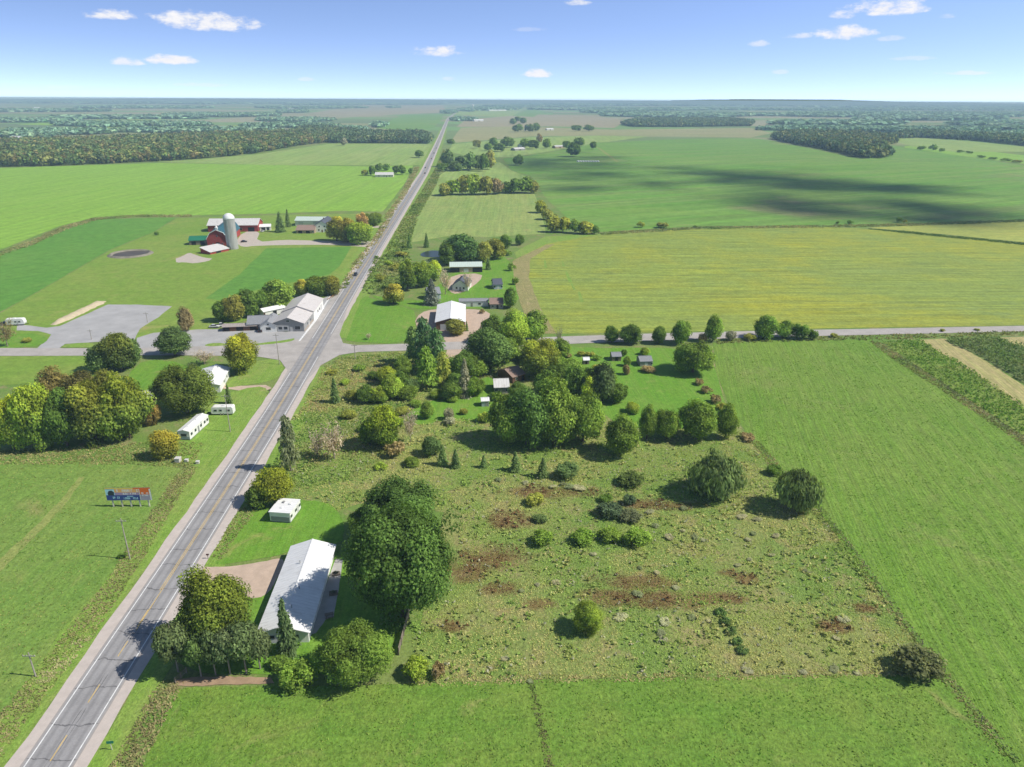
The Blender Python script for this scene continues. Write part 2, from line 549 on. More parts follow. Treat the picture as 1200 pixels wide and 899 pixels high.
# ---- far fields (rows 118-200 of the photo)
sheet('field', [(526, 168), (620, 160), (700, 158), (880, 161), (905, 156), (880, 150), (720, 152), (600, 148), (540, 150)], M['tan_field'], .030, .4)
sheet('field', [(535, 149), (640, 148), (720, 150), (735, 141), (700, 136), (620, 134), (560, 139), (545, 141)], M['pinkish_field'], .034, .4)
sheet('field', [(526, 178), (530, 169), (620, 161), (700, 159), (760, 160), (700, 168), (640, 178), (600, 184), (560, 185)], M['field_pale'], .038, .4)
sheet('field', [(600, 136), (620, 127), (640, 130), (625, 137)], M['big_green'], .042, .3)
sheet('field', [(530, 134), (535, 130), (600, 129), (620, 132), (600, 138)], M['field_pale'], .030, .3)
sheet('field', [(440, 150), (470, 135), (520, 134), (516, 142), (508, 150), (470, 154)], M['big_green'], .034, .3)
sheet('field', [(360, 133), (440, 121), (520, 123), (522, 132), (470, 134), (430, 137)], M['pinkish_field'], .030, .3)
sheet('field', [(60, 152), (110, 140), (200, 138), (170, 148), (110, 156)], M['field_pale'], .030, .3)
sheet('field', [(175, 138), (190, 131), (290, 131), (270, 136)], M['tan_field'], .034, .3)
sheet('field', [(20, 146), (60, 143), (110, 141), (60, 147)], M['field_bright'], .034, .3)
sheet('field', [(250, 150), (300, 144), (330, 146), (280, 152)], M['field_pale'], .038, .3)
sheet('field', [(1040, 164), (1060, 161), (1120, 164), (1200, 172), (1200, 178), (1120, 178), (1070, 172)], M['field_pale'], .034, .4)
sheet('field', [(1060, 171), (1120, 173), (1200, 182), (1200, 192), (1120, 182), (1060, 176)], M['field_bright'], .030, .4)

# ---- fields left of the highway
sheet('field', [(190, 190), (300, 181), (390, 168), (508, 169), (494, 193), (478, 194), (300, 193)], M['field_pale'], .038, .5)
sheet('field', [(0, 197), (190, 191), (300, 193), (430, 195), (484, 194), (476, 212), (462, 232), (448, 248), (400, 247), (330, 250), (200, 253), (110, 255), (70, 265), (30, 281), (-60, 316), (-60, 197)], M['field_bright'], .044, .5)
sheet('field', [(-60, 322), (40, 284), (75, 268), (115, 257), (206, 255), (180, 272), (130, 292), (90, 315), (40, 344), (-60, 398)], M['field_deep'], .050, .5)
sheet('field', [(-60, 400), (40, 345), (90, 316), (130, 293), (182, 272), (207, 256), (330, 252), (444, 250), (430, 290), (410, 312), (390, 330), (330, 362), (280, 378), (215, 392), (160, 397), (90, 398), (-60, 398)], M['pasture'], .056, .6)
sheet('field', [(312, 291), (412, 289), (398, 312), (385, 322), (345, 330), (300, 340), (262, 352), (240, 350), (280, 322)], M['field_deep'], .064, .5)
sheet('field', [(-60, 418), (70, 417), (140, 417), (120, 440), (60, 448), (-60, 455)], M['pasture'], .050, .6)
sheet('field', [(-90, 541), (60, 540), (150, 541), (205, 545), (214, 552), (196, 590), (168, 632), (140, 672), (110, 712), (70, 765), (20, 838), (-60, 930), (-200, 930)], M['left_field'], .050, .7)
sheet('path', [(-20, 672), (30, 628), (70, 588), (93, 558), (99, 559), (78, 590), (40, 630), (-10, 680)], M['pale_track'], .056, 1.0)

# ---- fields and lots right of the highway
sheet('field', [(500, 229), (560, 226), (626, 227), (634, 250), (640, 274), (570, 278), (530, 276), (482, 284), (486, 262)], M['corn_block'], .050, .6)
sheet('field', [(590, 186), (640, 180), (700, 167), (800, 163), (882, 162), (905, 165), (1010, 187), (1047, 171), (1200, 194), (1270, 205), (1270, 257), (1200, 257), (1050, 263), (820, 265), (700, 272), (672, 262), (640, 232), (622, 206), (600, 200)], M['big_green'], .044, .6)
sheet('field', [(530, 196), (585, 190), (600, 200), (618, 207), (560, 227), (505, 228), (515, 206)], M['field_pale'], .040, .6)
sheet('field', [(603, 304), (640, 286), (690, 277), (740, 272), (830, 268), (960, 266), (1010, 268), (1120, 277), (1290, 293), (1290, 379), (1200, 381), (960, 385), (800, 389), (690, 391), (640, 391), (622, 372), (608, 340)], M['soy'], .050, .7)
sheet('field', [(1020, 267), (1060, 265), (1200, 259), (1280, 256), (1280, 290), (1200, 284), (1110, 275)], M['soy_back'], .050, .6)
sheet('field', [(600, 306), (606, 303), (640, 287), (650, 286), (622, 303), (620, 325), (632, 360), (652, 391), (632, 391), (614, 368), (604, 336)], M['dry_strip'], .058, .8)
sheet('field', [(640, 277), (700, 274), (745, 271), (700, 277), (660, 283), (620, 296), (606, 302), (602, 296), (625, 284)], M['verge'], .046, .8)
sheet('field', [(836, 402), (900, 399), (1022, 398), (1060, 424), (1120, 463), (1200, 519), (1290, 582), (1290, 960), (1225, 960), (1188, 893), (1150, 846), (1105, 790), (1052, 722), (1006, 662), (962, 602), (915, 556), (880, 517), (852, 470), (838, 430)], M['right_field'], .050, .8)
sheet('field', [(1034, 401), (1078, 398), (1130, 428), (1200, 475), (1290, 535), (1290, 572), (1200, 511), (1100, 446)], M['strip_crop'], .050, .6)
sheet('field', [(1078, 398), (1108, 397), (1150, 420), (1200, 452), (1290, 510), (1290, 540), (1200, 478), (1130, 430)], M['stubble'], .056, .6)
sheet('field', [(1107, 399), (1160, 395), (1290, 390), (1290, 505), (1200, 449), (1150, 418)], M['strip_corn'], .064, .6)
sheet('field', [(1165, 396), (1290, 390), (1290, 430), (1200, 407)], M['stubble'], .072, .6)
sheet('field', [(207, 806), (300, 804), (400, 804), (500, 801), (620, 797), (760, 795), (900, 792), (1060, 790), (1104, 794), (1150, 848), (1188, 895), (1230, 965), (140, 965), (170, 890)], M['front_field'], .056, .8)
sheet('field', [(398, 418), (440, 412), (520, 410), (600, 430), (700, 440), (800, 440), (836, 420), (850, 470), (880, 518), (962, 603), (1052, 724), (1104, 790), (1060, 789), (900, 791), (620, 796), (500, 800), (490, 800), (486, 760), (500, 700), (520, 600), (420, 590), (396, 600), (330, 583), (300, 575), (320, 545), (356, 470)], M['meadow'], .044, .8)
for mk in ([(637, 305), (640, 305), (641, 314), (638, 314)], [(662, 318), (665, 318), (671, 331), (667, 331)], [(677, 342), (680, 342), (684, 354), (680, 354)], [(658, 306), (660, 306), (662, 312), (659, 312)], [(668, 332), (671, 332), (675, 340), (672, 340)]):
    sheet('path', mk, M['verge'], .062, .5)
# mown lawns
sheet('lawn', [(652, 405), (700, 408), (760, 407), (820, 410), (836, 425), (846, 460), (852, 485), (840, 500), (735, 505), (700, 480), (640, 470), (640, 430)], M['lawn'], .058, .9, smooth=1)
sheet('lawn', [(500, 470), (545, 462), (565, 440), (590, 446), (585, 470), (600, 480), (570, 495), (520, 492), (490, 500), (470, 488)], M['lawn'], .060, .9, smooth=1)
sheet('lawn', [(408, 395), (402, 400), (470, 403), (485, 390), (488, 372), (484, 362), (440, 352), (425, 345), (415, 372)], M['lawn'], .058, .6, smooth=1)
sheet('lawn', [(425, 344), (470, 352), (500, 352), (515, 330), (570, 300), (598, 300), (612, 345), (600, 360), (520, 362), (480, 362)], M['lawn'], .052, .8, smooth=1)
sheet('lawn', [(250, 660), (262, 662), (300, 655), (332, 650), (345, 640), (400, 640), (405, 615), (390, 590), (362, 586), (300, 583), (288, 600), (268, 628)], M['lawn'], .060, .8, smooth=1)
sheet('lawn', [(286, 702), (312, 690), (325, 660), (400, 640), (410, 700), (478, 712), (468, 772), (420, 790), (310, 790), (240, 790), (215, 780), (200, 770), (225, 740)], M['lawn'], .056, .8, smooth=1)
sheet('lawn', [(148, 440), (170, 420), (215, 425), (232, 440), (215, 470), (190, 480), (165, 468), (150, 455)], M['lawn'], .056, .8, smooth=1)
sheet('lawn', [(236, 470), (262, 462), (300, 452), (316, 456), (310, 470), (275, 520), (240, 545), (218, 545), (200, 530), (215, 500)], M['verge'], .058, .8, smooth=1)
sheet('lawn', [(268, 448), (290, 425), (325, 420), (334, 428), (326, 444), (300, 450), (262, 455)], M['verge'], .060, .8, smooth=1)
sheet('lawn', [(-20, 395), (20, 391), (45, 391), (58, 397), (48, 405), (20, 408), (-20, 409)], M['lawn'], .060, .6, smooth=1)

# gravel and soil
sheet('driveway', [(236, 664), (246, 664), (262, 665), (300, 660), (334, 652), (330, 668), (316, 695), (300, 702), (288, 699), (268, 690), (250, 688), (236, 678), (228, 672)], M['gravel'], .070, .7, smooth=2)
sheet('driveway', [(484, 380), (492, 366), (510, 362), (545, 362), (575, 364), (572, 378), (556, 392), (534, 420), (524, 440), (518, 430), (527, 400), (505, 395)], M['gravel'], .070, .6, smooth=1)
sheet('driveway', [(524, 332), (530, 322), (566, 320), (562, 330), (548, 340), (536, 345), (526, 342)], M['gravel'], .066, .6, smooth=1)
sheet('driveway', [(306, 460), (285, 458), (258, 455), (236, 462), (236, 456), (258, 450), (285, 452), (312, 451), (318, 455)], M['gravel'], .070, .6)
sheet('driveway', [(300, 284), (330, 281), (368, 282), (400, 283), (424, 282), (440, 284), (436, 290), (420, 289), (390, 287), (340, 287), (300, 288), (284, 290), (276, 284), (284, 272), (305, 270)], M['pale_gravel'], .072, .6, smooth=1)
sheet('driveway', [(430, 265), (452, 264), (450, 267), (430, 267)], M['pale_gravel'], .072, .4)
sheet('farmyard', [(204, 304), (214, 300), (220, 296), (228, 298), (240, 302), (250, 303), (244, 306), (228, 309), (216, 307), (207, 308)], M['pale_gravel'], .068, 1.2, smooth=1)
sheet('gravel_lot', [(126, 357), (160, 357), (202, 359), (185, 372), (164, 385), (158, 398), (110, 401), (76, 403), (70, 408), (42, 409), (56, 398), (60, 392), (45, 388), (20, 387), (20, 380), (55, 384), (70, 382), (95, 371)], M['grey_gravel'], .068, .6)
sheet('gravel_lot', [(160, 396), (180, 390), (232, 386), (262, 386), (300, 386), (336, 389), (356, 384), (378, 350), (392, 344), (374, 376), (354, 398), (330, 401), (300, 404), (230, 407), (160, 408)], M['grey_gravel'], .072, .5)
sheet('path', [(698, 172), (704, 174), (726, 190), (722, 190)], M['pale_track'], .052, .3)

for st in ([(70, 407), (76, 403.5), (90, 402), (108, 401.5), (112, 406.8), (90, 407.5)], [(238, 405), (246, 402), (262, 402), (268, 404.5), (250, 406)], [(288, 404), (310, 401.5), (338, 398), (346, 396), (344, 399.5), (326, 402.5), (300, 404.8)]):
    sheet('verge', st, M['verge'], .100, .4, smooth=1)
# ---- the highway and the crossroad
def asphalt_mat(name, base, lanes=True):
    t = NT(name)
    la = t.node('ShaderNodeAttribute', attribute_name='lat').outputs['Fac']
    lo = t.node('ShaderNodeAttribute', attribute_name='lon').outputs['Fac']
    p = t.coords()
    n = t.noise(p, 0.18, 5, 0.65)
    nf = t.noise(p, 3.0, 3, 0.7)
    c = t.mix(1.0, base, t.ramp(n, [(0.3, (0.84,) * 3), (0.7, (1.13,) * 3)]), 'MULTIPLY')
    c = t.mix(1.0, c, t.ramp(nf, [(0.3, (0.9,) * 3), (0.7, (1.1,) * 3)]), 'MULTIPLY')
    if lanes:
        ab = t.math('ABSOLUTE', la)
        lane = t.math('ABSOLUTE', t.math('SUBTRACT', ab, 1.75))            # 0 on the lane axis
        track = t.smooth(t.math('ABSOLUTE', t.math('SUBTRACT', lane, 0.85)), 0.55, 0.05)
        c = t.mix(t.math('MULTIPLY', track, 0.42), c, sc3(base, 0.55))
        # sealed cracks: across the road every few metres, along its joints
        cv = t.node('ShaderNodeCombineXYZ')
        t.l.new(la, cv.inputs[0])
        t.l.new(lo, cv.inputs[1])
        wob = t.noise(cv.outputs[0], 0.5, 3, 0.6)
        wob2 = t.noise(cv.outputs[0], 0.06, 2, 0.6)
        ph = t.math('ADD', t.math('MULTIPLY', lo, 1 / 7.3), t.math('ADD', t.math('MULTIPLY', wob, 0.22), t.math('MULTIPLY', wob2, 1.1)))
        fr = t.math('ABSOLUTE', t.math('SUBTRACT', t.math('FRACT', ph), 0.5))
        cr = t.smooth(fr, 0.021, 0.008)
        jl = t.smooth(t.math('ABSOLUTE', t.math('ADD', t.math('SUBTRACT', ab, 0.32), t.math('MULTIPLY', t.math('SUBTRACT', wob, 0.5), 0.5))), 0.12, 0.03)
        gate = t.smooth(t.noise(cv.outputs[0], 0.13, 2, 0.5), 0.42, 0.55)
        c = t.mix(t.math('MULTIPLY', t.math('MAXIMUM', cr, t.math('MULTIPLY', jl, gate)), 0.6), c, (0.045, 0.045, 0.05, 1))
        c = t.mix(t.smooth(ab, 3.7, 4.3), c, (0.36, 0.33, 0.31, 1))
    t.color(c)
    t.b.inputs['Roughness'].default_value = 0.9
    t.bump(nf, 0.2, 0.02)
    return t.m


ASPH = asphalt_mat('asphalt', (0.33, 0.322, 0.325, 1))
ASPH2 = asphalt_mat('worn_asphalt', (0.43, 0.40, 0.375, 1), lanes=False)
SHOULDER = plain_mat('gravel_shoulder', (0.54, 0.475, 0.43, 1), 0.95, 0.12, 0.6, kind='pos')
WHITEPAINT = plain_mat('white_road_paint', (0.74, 0.74, 0.73, 1), 0.7, 0.22, 1.2, kind='pos')
YELLOWPAINT = plain_mat('yellow_road_paint', (0.62, 0.44, 0.16, 1), 0.7, 0.25, 1.0, kind='pos')

HW = [G(*q) for q in [(-40, 1046), (54.7, 899), (214.5, 652), (313, 500), (419, 325), (452, 273), (497, 203), (513, 168), (525, 139), (535, 131.5), (541, 127.5), (546, 125)]]


def resample(P, step):
    out = [P[0].copy()]
    for a, b in zip(P, P[1:]):
        d = (b - a).length
        s = step if d < 600 else d / 30
        k = max(1, int(d / s))
        out += [a.lerp(b, (j + 1) / k) for j in range(k)]
    return out


HWR = resample(HW, 6.0)
for _ in range(12):                              # soften the joints of the traced polyline
    HWR = [HWR[0]] + [(HWR[i - 1] + HWR[i] * 2 + HWR[i + 1]) / 4 for i in range(1, len(HWR) - 1)] + [HWR[-1]]
cum = [0.0]
for a, b in zip(HWR, HWR[1:]):
    cum.append(cum[-1] + (b - a).length)


def side(i):
    a = HWR[max(0, i - 1)]
    b = HWR[min(len(HWR) - 1, i + 1)]
    d = (b - a).normalized()
    return Vector((d.y, -d.x, 0))


def on_highway(s, off, z=0.0):
    i = min(max(np.searchsorted(cum, s) - 1, 0), len(cum) - 2)
    f = (s - cum[i]) / (cum[i + 1] - cum[i])
    p = HWR[i].lerp(HWR[i + 1], f) + side(i).lerp(side(i + 1), f) * off
    return Vector((p.x, p.y, z))


def s_at_row(v):
    return min(((abs(proj(p)[1] - v)), c) for p, c in zip(HWR, cum))[1] if False else float(np.interp(-v, [-proj(p)[1] for p in HWR if p.y > 20], [c for p, c in zip(HWR, cum) if p.y > 20]))


def ribbon(name, offs, z, mat, s0=None, s1=None, curve=None, jit=0.0):
    """a strip along the highway with cross-section offsets 'offs'"""
    P, la, lo, F = [], [], [], []
    rows = [i for i in range(len(HWR)) if (s0 is None or cum[i] >= s0) and (s1 is None or cum[i] <= s1)]
    nn = len(offs)
    rr = random.Random(5)
    for i in rows:
        sd = side(i)
        for k, o in enumerate(offs):
            oo = o + (rr.uniform(-jit, jit) if k in (0, nn - 1) else 0)
            p = HWR[i] + sd * oo
            P.append((p.x, p.y, z)); la.append(o); lo.append(cum[i])
    for r in range(len(rows) - 1):
        for k in range(nn - 1):
            F.append((r * nn + k, r * nn + k + 1, (r + 1) * nn + k + 1, (r + 1) * nn + k))
    me = bpy.data.meshes.new(name)
    me.from_pydata(P, [], F)
    for nm, val in (('lat', la), ('lon', lo)):
        a = me.attributes.new(nm, 'FLOAT', 'POINT')
        a.data.foreach_set('value', val)
    o = link(name, me, None, mat)
    return tag(o, kind='structure')


ribbon('roadside_verge', [-14, -6.0], .066, M['verge'], s0=0, s1=s_at_row(470), jit=.8)
ribbon('roadside_verge', [6.0, 11.5], .066, M['verge'], s0=0, s1=s_at_row(430), jit=.8)
ribbon('roadside_verge', [-12, -6.0], .066, M['verge'], s0=s_at_row(335), s1=s_at_row(150), jit=.8)
ribbon('roadside_verge', [6.0, 13], .066, M['verge'], s0=s_at_row(398), s1=s_at_row(150), jit=.8)
ribbon('road_shoulder', [-6.6, -3, 3, 6.5], .090, SHOULDER, jit=.25)
ribbon('road', [-4.3, -3.9, -2, 0, 2, 3.9, 4.3], .110, ASPH)
sx = s_at_row
ribbon('road_marking', [-3.68, -3.46], .122, WHITEPAINT, s1=sx(128), s0=sx(400)); ribbon('road_marking', [-3.68, -3.46], .122, WHITEPAINT, s1=sx(432))
ribbon('road_marking', [3.46, 3.68], .122, WHITEPAINT, s1=sx(128), s0=sx(396)); ribbon('road_marking', [3.46, 3.68], .122, WHITEPAINT, s1=sx(418))
ribbon('road_marking', [-0.30, -0.13], .122, YELLOWPAINT, s0=sx(702), s1=sx(128)); ribbon('road_marking', [0.13, 0.30], .122, YELLOWPAINT, s0=sx(742), s1=sx(128))


def slab(name, s0, s1, o0, o1, z, mat):
    m = MB()
    m.add([on_highway(s0, o0, z), on_highway(s0, o1, z), on_highway(s1, o1, z), on_highway(s1, o0, z)], [(0, 1, 2, 3)])
    return tag(m.build(name, mat), kind='structure')


for va, vb in ((893, 862), (824, 803), (770, 752), (735, 715)):
    slab('road_marking', sx(va), sx(vb), -0.09, 0.09, .122, YELLOWPAINT)

# crossroad
sheet('road', [(-80, 407.5), (60, 408), (150, 408), (230, 406), (300, 403.5), (352, 397), (372, 375), (392, 346), (408, 330), (412, 340), (404, 372), (398, 392), (402, 402), (416, 404.5), (470, 403), (560, 399.5), (640, 395), (760, 391), (900, 387.5), (1060, 384.6), (1290, 380),
               (1290, 386.5), (1060, 391.4), (900, 395), (760, 399.5), (640, 404), (560, 409), (470, 411), (420, 412.5), (398, 416), (376, 428), (354, 452), (340, 470), (326, 478), (326, 455), (337, 434), (328, 422), (300, 417.5), (230, 416.5), (150, 416.5), (60, 417), (-80, 417)], ASPH2, .094, .12, step=5)
sheet('road_marking', [(388, 344), (390, 343.6), (370, 377), (352, 399.5), (349.5, 400), (367, 377)], WHITEPAINT, .104, .05, step=40)
# ------------------------------------------------------------------ tree forms (unit size: 1 wide, 1 tall)
def fib(n, jitter=0.3):
    i = np.arange(n) + 0.5
    z = 1 - 2 * i / n
    ph = i * 2.399963
    r = np.sqrt(1 - z * z)
    d = np.stack([r * np.cos(ph), r * np.sin(ph), z], 1) + rng.normal(size=(n, 3)) * jitter
    return unit(d)


def broadleaf(N, K, size, z0=0.14, top_warm=0.0, drop=0.0, open_=0.0, strands=False, flat=1.0, clump=0.2, rough=1.0):
    """crown made of K leafy clumps set around an uneven ellipsoid"""
    d = fib(K, 0.28)
    d = d[d[:, 2] > -0.9]
    K = len(d)
    zc = z0 + (1 - z0) * 0.47
    rz = (1 - z0) * 0.5
    lump = 0.76 + 0.26 * np.sin(d[:, 0] * 3.1 + rng.uniform(0, 6)) * np.sin(d[:, 1] * 2.7 + rng.uniform(0, 6)) + rng.uniform(-.22, .20, K)
    lump = 0.84 + (lump - 0.84) * rough
    rc = rng.uniform(0.6, 1.4, K) * clump
    R_ = np.stack([0.5 * np.ones(K), 0.5 * np.ones(K), rz * np.ones(K)], 1)
    C = d * lump[:, None] * (R_ - rc[:, None] * np.array([1, 1, rz * 2]) * 0.72)
    low = np.clip(-d[:, 2], 0, 1)
    C[:, :2] *= (1 - 0.16 * low)[:, None]
    C[:, 2] += zc
    # a filled inside, so that the crown is not hollow
    ki = max(4, K // 4)
    Ci = rng.normal(size=(ki, 3)) * [0.12, 0.12, 0.14] + [0, 0, zc]
    C = np.vstack([C, Ci])
    rc = np.concatenate([rc, np.full(ki, clump)])
    cb = np.concatenate([rng.uniform(0.72, 1.28, K), np.full(ki, 0.6)])
    w = rc ** 2
    w[-ki:] *= 0.45
    k = rng.choice(len(C), size=N, p=w / w.sum())
    dd = unit(rng.normal(size=(N, 3)) + np.array([0, 0, 0.35]))
    rad = rc[k] * rng.uniform(0.55, 1.08, N)
    P = C[k] + dd * rad[:, None] * np.array([1, 1, 0.8 * rz * 2 * flat])
    out = unit((P - [0, 0, zc]) / [0.5, 0.5, rz])
    nrm = unit(0.45 * out + 0.75 * dd + [0.12, 0, 0.25] + rng.normal(size=(N, 3)) * 0.42)
    S = size * rng.uniform(0.6, 1.25, N)
    if strands:
        nrm[:, 2] *= 0.35
        along = np.tile([0, 0, -1.0], (N, 1)) + rng.normal(size=(N, 3)) * 0.22
        P[:, 2] -= rng.uniform(0, 0.09, N) * (np.hypot(P[:, 0], P[:, 1]) * 2)
        V = leaf_quads(P, nrm, S * 0.75, 3.0, along)
    else:
        V = leaf_quads(P, nrm, S, 1.25)
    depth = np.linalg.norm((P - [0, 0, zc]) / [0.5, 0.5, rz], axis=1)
    b = cb[k] * rng.uniform(0.6, 1.4, N) * np.clip(0.3 + 0.8 * depth, 0.35, 1.15)  # inner leaves tinted darker: shade inside the crown put into the colour
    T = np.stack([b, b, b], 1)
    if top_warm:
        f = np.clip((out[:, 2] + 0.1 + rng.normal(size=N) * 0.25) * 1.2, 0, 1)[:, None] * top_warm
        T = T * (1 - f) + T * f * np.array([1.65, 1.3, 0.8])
    V[:, :, 2] = np.clip(V[:, :, 2], 0.005, 1.05)
    return V, T


def conifer(N, size, z0=0.04, full=0.85, gap=0.35, tip=0.9):
    t = rng.uniform(0, 1, N) ** 1.35
    layers = 17
    lay = np.floor(t * layers) / layers
    t2 = lay + rng.normal(size=N) * 0.012
    z = z0 + (1 - z0) * np.clip(t2, 0, 1)
    rmax = 0.5 * (1 - np.clip(t2, 0, 1)) ** tip * full + 0.015
    nb = 9
    br = rng.integers(0, nb, N)
    ang = br * 2 * np.pi / nb + lay * 41.0 + rng.normal(size=N) * 0.16
    hsh = np.modf(np.abs(np.sin((br + 1) * 12.9898 + lay * 78.233) * 43758.5453))[0]
    rmax = rmax * (1 - gap * hsh)
    rr = rmax * rng.uniform(0.15, 1.0, N) ** 0.6
    P = np.stack([rr * np.cos(ang), rr * np.sin(ang), z - 0.10 * (rr / 0.5) + rng.normal(size=N) * 0.008], 1)
    along = np.stack([np.cos(ang), np.sin(ang), -0.35 * np.ones(N)], 1) + rng.normal(size=(N, 3)) * 0.35
    nrm = unit(np.array([0, 0, 0.8]) + along * 0.35 + rng.normal(size=(N, 3)) * 0.45)
    V = leaf_quads(P, nrm, size * rng.uniform(0.6, 1.2, N), 1.9, along)
    b = 1.5 * rng.uniform(0.65, 1.25, N) * (0.5 + 0.6 * rr / np.maximum(rmax, 1e-3))  # darker toward the stem: inner shade is part of the tint
    V[:, :, 2] = np.clip(V[:, :, 2], 0.004, 1.05)
    return V, np.stack([b, b, b], 1)


def shrub(N, K, size):
    a = rng.uniform(0, 2 * np.pi, K)
    r = np.sqrt(rng.uniform(0, 1, K)) * 0.34
    C = np.stack([r * np.cos(a), r * np.sin(a), 0.28 + rng.uniform(0, 0.42, K) * (1 - r * 1.6)], 1)
    rc = rng.uniform(0.13, 0.22, K)
    k = rng.integers(0, K, N)
    dd = unit(rng.normal(size=(N, 3)) + [0, 0, 0.4])
    P = C[k] + dd * (rc[k] * rng.uniform(0.5, 1.1, N))[:, None] * [1, 1, 1.25]
    nrm = unit(dd + rng.normal(size=(N, 3)) * 0.6)
    V = leaf_quads(P, nrm, size * rng.uniform(0.6, 1.25, N), 1.4)
    b = 1.45 * rng.uniform(0.7, 1.25, N) * rng.uniform(0.8, 1.15, K)[k] * np.clip(0.5 + 0.6 * P[:, 2], 0.4, 1.1)  # darker low down: shade at the foot put into the tint
    V[:, :, 2] = np.clip(V[:, :, 2], 0.004, 1.1)
    return V, np.stack([b, b, b], 1)


def twiggy(N, size):
    """a nearly leafless crown: short twigs and a few leaves around rising limbs"""
    K = 26
    a = rng.uniform(0, 2 * np.pi, K)
    tip = np.stack([np.cos(a) * rng.uniform(.15, .5, K), np.sin(a) * rng.uniform(.15, .5, K), rng.uniform(.5, 1.0, K)], 1)
    k = rng.integers(0, K, N)
    f = rng.uniform(0.25, 1, N)[:, None]
    P = np.array([0, 0, 0.15]) * (1 - f) + tip[k] * f + rng.normal(size=(N, 3)) * 0.045
    along = tip[k] - [0, 0, 0.15] + rng.normal(size=(N, 3)) * 0.35
    V = leaf_quads(P, rng.normal(size=(N, 3)), size * rng.uniform(.6, 1.2, N), 2.6, along)
    b = rng.uniform(0.6, 1.3, N)
    V[:, :, 2] = np.clip(V[:, :, 2], 0.004, 1.05)
    return V, np.stack([b, b, b], 1)


def trunk_mb(limbs=5, ztop=0.6, r=0.032, lean=0.0):
    m = MB()
    pts = [Vector((0, 0, -0.01)), Vector((lean * .3, 0, ztop * .35)), Vector((lean, lean * .4, ztop))]
    m.tube(pts[0], pts[1], r * 1.25, r * 0.8, 9)
    m.tube(pts[1], pts[2], r * 0.8, r * 0.35, 8)
    for k in range(limbs):
        a = k * 2.4
        z = ztop * (0.35 + 0.5 * k / max(1, limbs))
        b = pts[1].lerp(pts[2], (z / ztop - .35) / .65)
        m.tube(b, b + Vector((math.cos(a) * .26, math.sin(a) * .26, .2)), r * .45, r * .14, 6)
    return m


def mesh_of(m, name, mat):
    me = bpy.data.meshes.new(name)
    me.from_pydata(m.v, [], m.f)
    me.materials.append(mat)
    return me


PROTO = {}


def proto(key, V, T, trunk=None):
    PROTO.setdefault(key, []).append((quad_mesh(key + '_crown', V, T, LEAF), trunk))


TR = mesh_of(trunk_mb(5, .62, .030), 'trunk', BARK)
TR2 = mesh_of(trunk_mb(4, .55, .026, .05), 'trunk', BARK)
TRC = mesh_of(trunk_mb(0, .95, .022), 'trunk', BARK)
TRP = mesh_of(trunk_mb(2, .93, .024, .01), 'trunk', BARK_PALE)
TRB = mesh_of(trunk_mb(12, .8, .020), 'trunk', BARK_PALE)
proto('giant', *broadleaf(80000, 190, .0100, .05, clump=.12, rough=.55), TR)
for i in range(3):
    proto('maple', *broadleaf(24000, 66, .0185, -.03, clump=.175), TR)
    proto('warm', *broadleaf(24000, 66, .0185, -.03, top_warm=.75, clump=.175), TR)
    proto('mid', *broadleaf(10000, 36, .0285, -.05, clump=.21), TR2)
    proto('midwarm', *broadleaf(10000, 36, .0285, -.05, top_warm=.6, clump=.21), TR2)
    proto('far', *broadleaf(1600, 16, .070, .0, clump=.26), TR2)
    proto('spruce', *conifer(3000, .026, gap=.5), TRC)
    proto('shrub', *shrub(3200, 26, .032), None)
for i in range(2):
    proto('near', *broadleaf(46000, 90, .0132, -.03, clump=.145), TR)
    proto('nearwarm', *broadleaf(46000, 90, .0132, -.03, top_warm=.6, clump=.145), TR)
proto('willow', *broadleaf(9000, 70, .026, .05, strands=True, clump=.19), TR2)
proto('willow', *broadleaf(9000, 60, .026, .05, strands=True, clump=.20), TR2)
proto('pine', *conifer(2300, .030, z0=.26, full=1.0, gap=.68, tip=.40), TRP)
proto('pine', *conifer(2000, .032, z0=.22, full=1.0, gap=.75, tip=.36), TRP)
proto('greypine', *broadleaf(7000, 34, .030, .27, clump=.21), TRP)
proto('greypine', *broadleaf(7000, 30, .030, .32, clump=.22), TRP)
proto('greypine', *broadleaf(6000, 28, .030, .24, clump=.22), TRP)
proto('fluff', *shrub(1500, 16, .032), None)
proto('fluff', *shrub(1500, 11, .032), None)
proto('bare', *twiggy(900, .018), TRB)
proto('bare', *twiggy(800, .018), TRB)
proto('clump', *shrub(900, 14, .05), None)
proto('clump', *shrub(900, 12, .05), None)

G_DARK = (0.082, 0.140, 0.028)
G_MID = (0.118, 0.188, 0.034)
G_BLUE = (0.082, 0.135, 0.045)
G_LIGHT = (0.175, 0.250, 0.040)
G_YEL = (0.195, 0.225, 0.03)
G_OLIVE = (0.175, 0.195, 0.045)
G_RUST = (0.165, 0.145, 0.05)
G_BROWN = (0.18, 0.155, 0.08)
G_SPR = (0.085, 0.13, 0.05)
G_GREY = (0.20, 0.215, 0.165)
G_PALE = (0.27, 0.28, 0.205)
G_TWIG = (0.31, 0.275, 0.24)
NAMED = (G_DARK, G_MID, G_BLUE, G_LIGHT, G_YEL, G_OLIVE, G_RUST, G_BROWN, G_SPR, G_GREY, G_PALE, G_TWIG)
trees_made = {}


